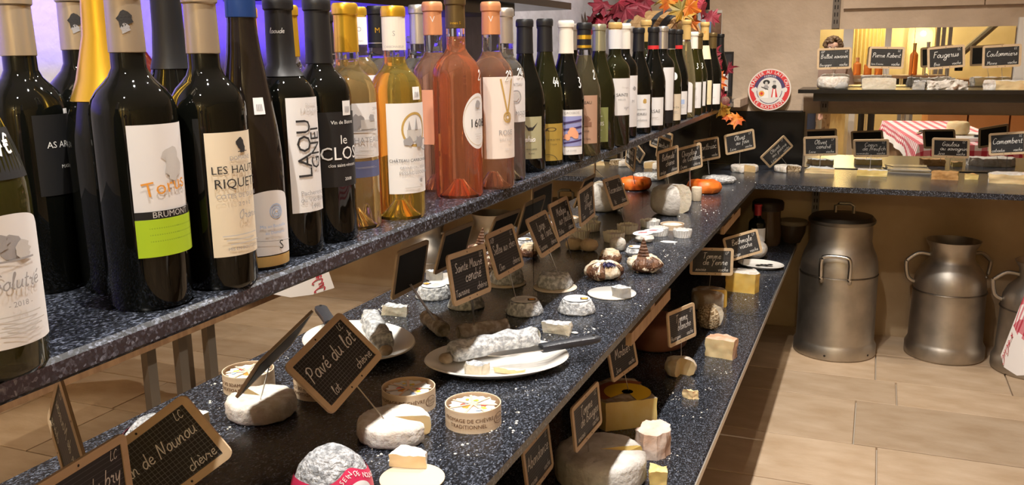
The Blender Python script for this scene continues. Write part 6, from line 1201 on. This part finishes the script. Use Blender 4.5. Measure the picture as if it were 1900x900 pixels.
# posters and dark frame leaning on the back wall
p = ony(1322, 20, YB - .04); q = ony(1346, 178, YB - .04)
t = thing('poster_board', 'poster board with blue sky and a brown edge leaning behind the bottles', 'poster', (0, YB - .03, 0))
xa, xb = ony(1296, 60, YB).x, ony(1341, 60, YB).x; za, zb = ZW + .012, ony(1320, 20, YB).z
B().box((xa, -.004, za), (xb, .004, zb)).obj('board', M('poster_edge', (.60, .58, .55), .6), t, smooth=0)
B().box((xa + .006, -.0055, za + .02), (xb - .05, -.0042, zb - .006)).obj('sky_print', M('poster_sky', (.16, .30, .55), .6, col2=(.55, .62, .70), ns=9), t, smooth=0)
B().box((xb - .05, -.0055, za + .02), (xb - .002, -.0042, zb - .012)).obj('brown_print', M('poster_brown', (.12, .06, .035), .5, col2=(.24, .14, .09), ns=14), t, smooth=0)
xa, xb = ony(1343, 140, YB).x, ony(1361, 140, YB).x; zb = ony(1350, 96, YB).z
t = thing('framed_board', 'narrow dark framed board against the wall by the last bottle', 'frame', (0, YB - .02, 0))
B().box((xa, -.006, ZW + .013), (xb, .006, zb)).obj('frame', M('frame_dark', (.02, .018, .018), .4), t, smooth=0)
B().box((xa + .008, -.0075, ZW + .03), (xb - .008, -.0062, zb - .012)).obj('panel', M('frame_panel', (.045, .045, .05), .3), t, smooth=0)
p = ony(1285, 12, YB - .2); t = thing('iron_ornament', 'black scrolled iron ornament above the barrel', 'ornament', (0, 0, 0))
pa = ony(1312, 30, YB - .05)
B().tube([ony(1313, 18, YB - .05), ony(1313, -60, YB - .05)], .010, 8).obj('bar', BLACK, t)
B().tube([ony(1313, 12, YB - .05), ony(1300, 16, YB - .05), ony(1290, 8, YB - .05), ony(1284, -6, YB - .05), ony(1290, -14, YB - .05), ony(1297, -8, YB - .05)], .006, 8).obj('scroll', BLACK, t)

# ---------------------------------------------------------------- checked table on the right of the aisle
def gingham():
    m = bpy.data.materials.new('gingham'); m.use_nodes = True; N = m.node_tree.nodes; L = m.node_tree.links; b = N['Principled BSDF']
    uv = N.new('ShaderNodeUVMap'); sp = N.new('ShaderNodeSeparateXYZ'); L.new(uv.outputs[0], sp.inputs[0])
    def st(sock):
        a = N.new('ShaderNodeMath'); a.operation = 'MULTIPLY'; a.inputs[1].default_value = 14.0; L.new(sock, a.inputs[0])
        c = N.new('ShaderNodeMath'); c.operation = 'FRACT'; L.new(a.outputs[0], c.inputs[0])
        d = N.new('ShaderNodeMath'); d.operation = 'LESS_THAN'; d.inputs[1].default_value = .45; L.new(c.outputs[0], d.inputs[0]); return d.outputs[0]
    ad = N.new('ShaderNodeMath'); ad.operation = 'ADD'; L.new(st(sp.outputs[0]), ad.inputs[0]); L.new(st(sp.outputs[1]), ad.inputs[1])
    ml = N.new('ShaderNodeMath'); ml.operation = 'MULTIPLY'; ml.inputs[1].default_value = .5; L.new(ad.outputs[0], ml.inputs[0])
    hem = N.new('ShaderNodeMath'); hem.operation = 'LESS_THAN'; hem.inputs[1].default_value = .5; L.new(sp.outputs[2], hem.inputs[0])
    r = N.new('ShaderNodeValToRGB'); r.color_ramp.elements[0].color = (.82, .74, .70, 1); r.color_ramp.elements[1].color = (.42, .02, .04, 1)
    k = r.color_ramp.elements.new(.5); k.color = (.62, .18, .20, 1); L.new(ml.outputs[0], r.inputs[0]); L.new(r.outputs[0], b.inputs['Base Color'])
    b.inputs['Roughness'].default_value = .85; return m
GING = gingham(); HEM = M('hem_linen', (.80, .72, .66), .85)
TX0, TX1, TY0, TY1, TZ = .44, 1.00, 0.80, 2.72, .75
tb = thing('trestle_table', 'trestle table under the checked cloth across the aisle', 'table', (0, 0, 0))
B().box((TX0, TY0, TZ - .03), (TX1, TY1, TZ - .002)).obj('table_top', WOODB, tb, smooth=0)
B().box((TX0 + .004, TY0 + .03, TZ - .25), (TX0 + .024, TY1 - .03, TZ - .0305)).obj('shaded_cloth_board', WOODB, tb, smooth=0)  # added brown board, its colour stands in for the cloth's shaded side
LEGM = M('leg_metal', (.17, .145, .12), .4, metal=.6)
for x, y in ((.479, 1.93), (.479, 2.06), (.479, 2.19), (.96, 1.0), (.96, 2.6)): B().box((x - .012, y - .018, 0), (x + .012, y + .018, TZ - .031)).obj('leg', LEGM, tb, smooth=0)
ct = thing('checked_cloth', 'red and white checked tablecloth with an embroidered white hem', 'tablecloth', (0, 0, 0))
def cloth_part(name, rows, m):
    """rows: list of rings of (x,y,z,u,v)"""
    n = len(rows[0]); bb = B(); bb.add([q[:3] for r_ in rows for q in r_], [(i * n + k, i * n + (k + 1) % n, (i + 1) * n + (k + 1) % n, (i + 1) * n + k) for i in range(len(rows) - 1) for k in range(n)])
    o = bb.obj(name, m, ct, smooth=60); ul = o.data.uv_layers.new(name='UVMap'); fl_ = [q for r_ in rows for q in r_]
    for lp in o.data.loops: q = fl_[lp.vertex_index]; ul.data[lp.index].uv = (q[3], q[4])
    return o
per = []
W_, D_ = TX1 - TX0 + .012, TY1 - TY0 + .012; cxx, cyy = (TX0 + TX1) / 2, (TY0 + TY1) / 2
for k in range(4):
    a = [(-W_ / 2, -D_ / 2), (W_ / 2, -D_ / 2), (W_ / 2, D_ / 2), (-W_ / 2, D_ / 2)]; p0, p1 = Vector(a[k]), Vector(a[(k + 1) % 4]); m_ = 18
    nrm = Vector(((p1 - p0).y, -(p1 - p0).x)).normalized()
    for i in range(m_): per.append((p0.lerp(p1, i / m_), nrm, i / m_))
def skirt(d, k_):
    out = []
    for i, (p, nn, u) in enumerate(per):
        cor = max(0, 1 - min(u, 1 - u) * 7); pn = per[i - 1][1]; dirn = (nn + (pn if u == 0 else Vector((0, 0)))).normalized() if u == 0 else nn
        fl_ = d * (.10 + .25 * cor) + .012 * math.sin(i * 1.15) * (d / .25)
        if nn.x < -.5 and u > .12: d_ = d * max(.45, 1 - (u - .12) * 3)  # cloth cut short here so the brown board shows as its shaded side
        else: d_ = d
        q = p + dirn * fl_; drop = d_ * (1 + .18 * cor)
        uu = p.x + (dirn.x * d); vv = p.y + (dirn.y * d); out.append((cxx + q.x, cyy + q.y, TZ + .001 - drop, uu, vv))
    return out
def flat_ring(s_): return [(cxx + p.x * s_, cyy + p.y * s_, TZ + .001, p.x * s_, p.y * s_) for p, nn, u in per]
cloth_part('checked_top', [flat_ring(.02), flat_ring(.5), flat_ring(1.0), skirt(.03, 0), skirt(.09, 0), skirt(.15, 0)], GING)
cloth_part('white_hem', [skirt(.15, 0), skirt(.19, 0), skirt(.235, 0)], HEM)
EMB = M('embroidery', (.50, .02, .04), .8)
r0, r1 = skirt(.155, 0), skirt(.235, 0)
def hem_pt(i0, x, z, off):       # x metres along the hem from perimeter point i0, z 0..1 up the hem
    step = .11; k0 = int(x // step); fr = x / step - k0; n_ = len(r0); a_, b_ = (i0 + k0) % n_, (i0 + k0 + 1) % n_
    lo = Vector(r1[a_][:3]).lerp(Vector(r1[b_][:3]), fr); hi = Vector(r0[a_][:3]).lerp(Vector(r0[b_][:3]), fr); p_ = lo.lerp(hi, z); return p_ + off
for k in range(3):       # red motifs on the hem that faces the back wall
    v, f = refine(hand(('ecu', 'x', 'uoe')[k], .028, wd=.13), .02)
    B().add([hem_pt(36, .10 + .15 * k + x * 1.0, .45 + z * 9, Vector((0, .003, 0))) for x, z in v], f).obj('hem_embroidery', EMB, ct, smooth=0)
v, f = refine(place2(hand('x-eCuC', .026, wd=.12), 0, 0, 1, -PI / 2), .02)
B().add([hem_pt(54, .060 + x, .50 + z * 5.5, Vector((-.003, 0, 0))) for x, z in v], f).obj('hem_embroidery', EMB, ct, smooth=0)
# things on the table
o = B().box((0.58, 2.05, TZ + .003), (.96, 2.50, TZ + .022)).obj('cutting_board', M('white_board', (.82, .80, .76), .4), smooth=0); tag(o, 'white cutting board on the checked table', 'board')
o = B().lathe(wheel_prof(.07, .085, .02), 28).jit(.003, 30).obj('cheese_drum', PASTE_C, loc=(.74, 2.24, TZ + .0225)); tag(o, 'pale cheese drum standing on the white cutting board', 'cheese')
knife('black-handled knife lying on the white cutting board', (.64, 2.45), (.80, 2.44), (.93, 2.43), TZ + .032, TZ + .032, TZ + .032)
knife('dark knife lying on the checked cloth', (.52, 2.05), (.56, 1.93), (.58, 1.82), TZ + .010, TZ + .010, TZ + .0115)

# ---------------------------------------------------------------- the rest of the shop, seen in the mirrors
def mback(px, py, Y, low):
    a = math.radians(3.0 if low else 1.5); n = Vector((math.sin(a), -math.cos(a), 0)); M0 = Vector(((-.292 + .76) / 2, YB - .036, 0)) if low else Vector(((-.258 + .532) / 2, YB - .020, 0))
    d = ray(px, py); hpt = CAM + d * ((M0 - CAM).dot(n) / d.dot(n)); d2 = d - n * (2 * d.dot(n)); return hpt + d2 * ((Y - hpt.y) / d2.y)
for k, (pa, pb_, yy, lb) in enumerate(((1563, 1581, -1.5, 'white square column behind the bystander'), (1641, 1652, -1.55, 'narrow white column beside the bright curtain'))):
    xa, xb = mback(pa, 100, yy, 0).x, mback(pb_, 100, yy, 0).x
    o = B().box((xa, yy - .06, 0), (xb, yy, ZC)).obj('trim_%d' % (k + 2), WHITEP, smooth=0); struct(o, lb)
xa, xb = mback(1580, 100, -3.2, 0).x, mback(1642, 100, -3.2, 0).x; b = B(); v = []; f = []; n = 60
for i in range(n + 1): x = xa + (xb - xa) * i / n; v += [(x, -3.2 + .035 * math.sin(i * .9), .55), (x, -3.2 + .035 * math.sin(i * .9), 2.3)]
o = b.add(v, [(2 * i, 2 * i + 2, 2 * i + 3, 2 * i + 1) for i in range(n)]).obj('pleated_curtain', M('curtain', (.88, .76, .42), .8), smooth=60); tag(o, 'bright pleated yellow curtain reflected in the upper mirror', 'curtain')
l = bpy.data.lights.new('curtain_fill', 'POINT'); l.energy = 55; l.color = (1, .80, .42); l.shadow_soft_size = .06; o = bpy.data.objects.new('curtain_fill', l); COL.objects.link(o); o.location = ((xa + xb) / 2 + .1, -2.75, 2.25)  # unseen fill added in front to brighten the curtain
# arched niche with a lamp
pa, pb_ = mback(1688, 60, YR + .02, 0), mback(1732, 60, YR + .02, 0); xa, xb = pa.x, pb_.x; zt = pa.z + .10
t = thing('wall_niche', 'lit arched niche in the ochre wall reflected in the upper mirror', 'niche', (0, YR, 0)); mid = (xa + xb) / 2; rr = (xb - xa) / 2
arch = [(xa, .9)] + [(mid - rr * math.cos(PI * k / 12), zt - rr + rr * math.sin(PI * k / 12)) for k in range(13)] + [(xb, .9)]
B().add([(x, .006, z) for x, z in arch], [tuple(range(len(arch)))]).obj('niche_back', M('niche_cream', (.90, .80, .50), .8), t, smooth=0)
v = []; 
for x, z in arch: v += [(x, .004, z), (x, .06, z), (mid + (x - mid) * 1.15, .06, z + (.03 if z > 1 else 0)), (mid + (x - mid) * 1.15, .004, z + (.03 if z > 1 else 0))]
f = []
for i in range(len(arch) - 1):
    for k in range(4): f.append((4 * i + k, 4 * i + (k + 1) % 4, 4 * i + 4 + (k + 1) % 4, 4 * i + 4 + k))
B().add(v, f).obj('niche_frame', OCHRE, t, smooth=30)
l = bpy.data.lights.new('niche_lamp', 'POINT'); l.energy = 6; l.color = (1, .8, .4); l.shadow_soft_size = .03; o = bpy.data.objects.new('niche_lamp', l); COL.objects.link(o); o.location = (mid, YR + .25, zt - .12)
# bottles on a stand
q = mback(1694, 139, -.75, 0); zs = q.z
st = thing('display_stand', 'slim wooden display stand behind the camera with rosé bottles on top', 'stand', (0, 0, 0))
xs = mback(1585, 140, -.75, 0).x - .05
for x_ in (xs + .01, q.x + .22):
    for y_ in (-.94, -.63): B().box((x_, y_, 0), (x_ + .025, y_ + .025, zs - .03)).obj('leg', M('stand_beige', (.46, .38, .26), .6), st, smooth=0)
B().box((xs - .02, -.97, zs - .03), (q.x + .27, -.58, zs)).obj('top', WOODB, st, smooth=0)
ZW_keep = ZW
def stand_bottle(label, px, g, capm, h=.30):
    x = mback(px, 130, -.75, 0).x; body, sh, neck, nr = profile('bordeaux', h, .037); t = thing('rose_bottle', label, 'bottle', (x, -.75, zs), group='bottles on the display stand')
    B().lathe([(0, .02)] + body + sh + [(nr, .95 * h), (0, .95 * h)], 28).obj('glass', g, t); B().lathe([(nr + .001, .78 * h), (nr + .0015, .95 * h), (nr + .003, .96 * h), (nr + .003, h), (0, h)], 20).obj('capsule', capm, t)
OPROSE = M('orange_wine', (.85, .28, .06), .1, trans=.5)
for lb, px, g, cm, hh in (('tall amber bottle reflected alone in the middle of the upper mirror', 1694, OPROSE, C_KRAFT, .30), ('pale bottle beside the reflected amber bottle', 1719, CLEAR, C_SILVER, .31), ('left rosé bottle reflected under the curtain', 1590, OPROSE, C_ORANGE, .17), ('middle rosé bottle reflected under the curtain', 1610, OPROSE, C_ORANGE, .15), ('right rosé bottle reflected under the curtain', 1630, OPROSE, C_ORANGE, .15)): stand_bottle(lb, px, g, cm, hh)
t = thing('metal_rack', 'grey metal rack with slim posts reflected in the upper mirror', 'rack', (0, 0, 0))
for px in (1738, 1748, 1760): x = mback(px, 100, -1.6, 0).x; B().box((x - .018, -1.62, 0), (x + .018, -1.58, 2.2)).obj('post', M('rack_grey', (.34, .33, .32), .4, metal=.5), t, smooth=0)
a_, b_ = mback(1786, 98, -2.4, 0), mback(1856, 38, -2.4, 0); o = B().tube([a_, b_, b_ + (b_ - a_)], .035, 8).obj('stair_rail', M('rail_dark', (.10, .085, .07), .5)); tag(o, 'dark sloping stair rail reflected in the upper mirror', 'rail')
xa = mback(1716, 240, -1.7, 1).x
t = thing('orange_cabinet', 'low terracotta orange cabinet reflected behind the checked table', 'cabinet', (0, 0, 0)); ORC = M('terracotta_paint', (.66, .30, .12), .6)
for k in range(3): B().box((xa + .02 + .40 * k, -2.1, 0), (xa + .40 + .40 * k, -1.7, .98)).obj('door_panel', ORC, t, smooth=0)
B().box((xa, -2.12, .98), (xa + 1.23, -1.68, 1.0)).obj('top', WOODB, t, smooth=0)
xa, xb = mback(1498, 230, -1.1, 1).x, mback(1541, 230, -1.1, 1).x
t = thing('stone_pedestal', 'mottled stone pedestal reflected at the left of the low mirror', 'pedestal', ((xa + xb) / 2, -1.1, 0))
B().lathe([(0, 0), ((xb - xa) / 2, 0), ((xb - xa) / 2 * .96, .5), ((xb - xa) / 2, 1.0), (0, 1.0)], 28).jit(.008, 8).obj('shaft', M('pedestal_stone', (.50, .36, .22), .8, col2=(.28, .18, .11), ns=18, lo=.55, hi=.68, bump=.5), t)
B().lathe([(0, 1.0), ((xb - xa) / 2 * 1.05, 1.0), ((xb - xa) / 2 * 1.05, 1.06), (0, 1.06)], 28).obj('cap', WHITEP, t)
t = thing('plank_screen', 'screen of yellow planks and dark uprights reflected in the low mirror', 'screen', (0, 0, 0))
for (pa, pb_, m, nm) in ((1567, 1578, OCHRE, 'plank'), (1579, 1589, OCHRE, 'plank'), (1591, 1603, DKP, 'upright'), (1604, 1608, OCHRE, 'plank'), (1609, 1622, DKP, 'upright')):
    xa, xb = mback(pa, 240, -1.9, 1).x, mback(pb_, 240, -1.9, 1).x; B().box((xa, -1.93, 0), (xb - .004, -1.9, 1.04)).obj(nm, m, t, smooth=0)

# ---------------------------------------------------------------- bystander seen in the upper mirror
e = mback(1545, 91, -.42, 0); PX, PY, EZ = e.x, -.42, e.z
H_ = EZ / .93; sk = H_ / 1.62
me = bpy.data.meshes.new('body'); 
J = {'pel': (0, 0, .93), 'belly': (0, .01, 1.07), 'chest': (0, .0, 1.25), 'neck0': (0, -.01, 1.38), 'neck1': (0, .0, 1.43), 'head0': (0, .012, 1.475), 'head1': (0, .008, 1.53), 'head2': (0, .0, 1.585),
     'shL': (-.15, -.01, 1.345), 'elL': (-.21, -.03, 1.10), 'wrL': (-.20, .07, .90), 'haL': (-.195, .10, .83), 'shR': (.15, -.01, 1.345), 'elR': (.21, -.03, 1.10), 'wrR': (.20, .07, .90), 'haR': (.195, .10, .83),
     'hiL': (-.085, 0, .88), 'knL': (-.09, .02, .48), 'anL': (-.09, -.01, .08), 'toL': (-.10, .13, .03), 'hiR': (.085, 0, .88), 'knR': (.09, .02, .48), 'anR': (.09, -.01, .08), 'toR': (.10, .13, .03)}
RAD = {'pel': (.15, .11), 'belly': (.135, .10), 'chest': (.155, .105), 'neck0': (.075, .065), 'neck1': (.050, .052), 'head0': (.060, .070), 'head1': (.073, .088), 'head2': (.066, .078), 'shL': (.062, .062), 'elL': (.042, .042), 'wrL': (.028, .026), 'haL': (.036, .018), 'hiL': (.095, .095), 'knL': (.058, .058), 'anL': (.038, .042), 'toL': (.038, .026)}
ED = [('pel', 'belly'), ('belly', 'chest'), ('chest', 'neck0'), ('neck0', 'neck1'), ('neck1', 'head0'), ('head0', 'head1'), ('head1', 'head2'), ('chest', 'shL'), ('shL', 'elL'), ('elL', 'wrL'), ('wrL', 'haL'), ('chest', 'shR'), ('shR', 'elR'), ('elR', 'wrR'), ('wrR', 'haR'), ('pel', 'hiL'), ('hiL', 'knL'), ('knL', 'anL'), ('anL', 'toL'), ('pel', 'hiR'), ('hiR', 'knR'), ('knR', 'anR'), ('anR', 'toR')]
names = list(J); vs = [Vector(J[n_]) * sk for n_ in names]; es = [(names.index(a), names.index(b_)) for a, b_ in ED]; rads = [tuple(q * sk for q in RAD.get(n_, RAD.get(n_[:2] + 'L', (.05, .05)))) for n_ in names]
for s_, hx in ((-1, 'haL'), (1, 'haR')):        # five fingers of unequal length on each hand
    base = Vector(J[hx])
    for k, (dx, ln_) in enumerate(((-.022, .060), (-.008, .070), (.007, .066), (.020, .052), (.030, .040))):
        th_ = k == 4; r0 = base + Vector((dx * .6 * s_, .004, -.012 if not th_ else .02)); p1 = r0 + (Vector((dx * .25 * s_, .012, -ln_ * .55)) if not th_ else Vector((-.018 * s_, .030, -.012))); p2 = p1 + (Vector((0, .016, -ln_ * .40)) if not th_ else Vector((-.006 * s_, .018, -.016)))
        i0 = len(vs); vs += [r0 * sk, p1 * sk, p2 * sk]; rads += [(.0095 * sk,) * 2, (.0085 * sk,) * 2, (.007 * sk,) * 2]; es += [(names.index(hx), i0), (i0, i0 + 1), (i0 + 1, i0 + 2)]
me.from_pydata([tuple(q) for q in vs], es, []); bd = bpy.data.objects.new('body', me); COL.objects.link(bd)
sm = bd.modifiers.new('skin', 'SKIN')
for i, q in enumerate(me.skin_vertices[0].data): q.radius = rads[i]; q.use_root = (i == 0)
bd.modifiers.new('sub', 'SUBSURF').levels = 2; bd.modifiers['sub'].render_levels = 2
dg = bpy.context.evaluated_depsgraph_get(); me2 = bpy.data.meshes.new_from_object(bd.evaluated_get(dg)); bpy.data.objects.remove(bd)
SKIN = M('skin', (.62, .36, .25), .5, sss=.1); me2.materials.clear(); me2.materials.append(SKIN)
for nm, col in (('blouse_cloth', (.30, .20, .15)), ('trouser_cloth', (.04, .045, .07)), ('shoe_leather', (.05, .03, .02))): me2.materials.append(M(nm, col, .8))
for p_ in me2.polygons:
    c = p_.center / sk; p_.use_smooth = True
    if c.z < .075: p_.material_index = 3
    elif c.z < .96 and abs(c.x) < .17 and not (abs(c.x) > .155 and c.z > .74): p_.material_index = 2
    elif c.z < 1.385 and not (abs(c.x) > .15 and c.z < .98): p_.material_index = 1
per_ = thing('person', 'bystander with short curly brown hair and dark glasses in a brown top', 'person', (PX, PY, 0), (0, 0, 0))
bd = bpy.data.objects.new('body', me2); COL.objects.link(bd); bd.parent = per_
hz, hy = 1.505 * sk, .0
B().ell((0, .095 * sk, hz - .012 * sk), .014 * sk, .018 * sk, .024 * sk, 12, 8).obj('nose', SKIN, per_)
B().ell((0, .082 * sk, hz - .062 * sk), .024 * sk, .008 * sk, .007 * sk, 12, 6).obj('mouth', M('lips', (.50, .18, .15), .5), per_)
for s_ in (-1, 1):
    ey = B().ell((s_ * .030 * sk, .078 * sk, hz + .008 * sk), .012 * sk, .010 * sk, .008 * sk, 12, 8).obj('eye', INKW, per_)
    B().ell((s_ * .030 * sk, .087 * sk, hz + .008 * sk), .005 * sk, .003 * sk, .005 * sk, 10, 6).obj('iris', INK, ey)
    B().ell((s_ * .076 * sk, -.005 * sk, hz - .008 * sk), .008 * sk, .018 * sk, .028 * sk, 12, 8).obj('ear', SKIN, per_)
gl = B()
for s_ in (-1, 1): gl.tube([((s_ * .032 + .026 * math.cos(a)) * sk, .100 * sk, hz + (.006 + .020 * math.sin(a)) * sk) for a in [2 * PI * k / 16 for k in range(17)]], .0035 * sk, 6)
gl.tube([(-.008 * sk, .102 * sk, hz + .010 * sk), (.008 * sk, .102 * sk, hz + .010 * sk)], .003 * sk, 6)
for s_ in (-1, 1): gl.tube([(s_ * .058 * sk, .100 * sk, hz + .010 * sk), (s_ * .080 * sk, .05 * sk, hz + .010 * sk), (s_ * .082 * sk, -.01 * sk, hz + .008 * sk)], .003 * sk, 6)
gl.obj('glasses', BLACK, per_)
hr = B(); rg = random.Random(5)
for k in range(150):
    a = rg.uniform(0, 2 * PI); ph = rg.uniform(-.25, 1.5); d = Vector((math.cos(a) * math.cos(ph) * .088, math.sin(a) * math.cos(ph) * .100 - .012, .030 + math.sin(ph) * .098)) * sk
    if d.y > .045 * sk and d.z < .075 * sk: continue
    hr.ell((d.x, d.y, hz + d.z), .022 * sk, .022 * sk, .018 * sk, 7, 5)
hr.jit(.006, 60, floor=False).obj('hair', M('curly_hair', (.085, .045, .02), .6, col2=(.16, .09, .04), ns=60), per_)['kind'] = 'stuff'

# ---------------------------------------------------------------- crumbs
def crumbs(label, n, z, spots, seed):
    rg = random.Random(seed); b = B()
    for k in range(n):
        px, py, sp = spots[rg.randrange(len(spots))]; p = onz(px + rg.gauss(0, sp), py + rg.gauss(0, sp * .55), z); s_ = rg.choice((.0008, .0012, .0016, .0026))
        if z == ZM and (p.x > XMF - .006 and p.y < 3.77 or p.x < XMIR + .01): continue
        if z == ZL and (p.x > XLF - .006): continue
        h_ = s_ * rg.uniform(.4, .9); a = rg.uniform(0, PI)
        pts_ = [(p.x + s_ * rg.uniform(.6, 1.3) * math.cos(a + q), p.y + s_ * rg.uniform(.6, 1.3) * math.sin(a + q), z + .0001) for q in (0, 1.6, 3.1, 4.7)] + [(p.x, p.y, z + .0001 + h_)]
        b.add(pts_, [(0, 1, 4), (1, 2, 4), (2, 3, 4), (3, 0, 4)])
    o = b.obj('cheese_crumbs', M('crumb', (.84, .82, .76), .8), smooth=0); tag(o, label, 'crumbs'); o['kind'] = 'stuff'
crumbs('white cheese crumbs scattered over the upper granite counter', 240, ZM, [(700, 850, 14), (940, 790, 30), (985, 720, 25), (850, 840, 30), (900, 800, 18), (1090, 612, 8), (1010, 640, 35), (1250, 470, 16), (1240, 475, 9), (1270, 390, 25), (1320, 390, 14), (1310, 372, 20), (1390, 345, 22), (1200, 560, 30), (760, 860, 8), (1160, 600, 25)], 4)
crumbs('white cheese crumbs scattered over the lower granite counter', 130, ZL, [(1250, 735, 10), (1245, 845, 14), (1240, 830, 18), (1345, 690, 14), (1275, 760, 22), (1395, 555, 14), (1410, 520, 14), (1350, 600, 20), (1215, 870, 14), (1300, 720, 30)], 5)
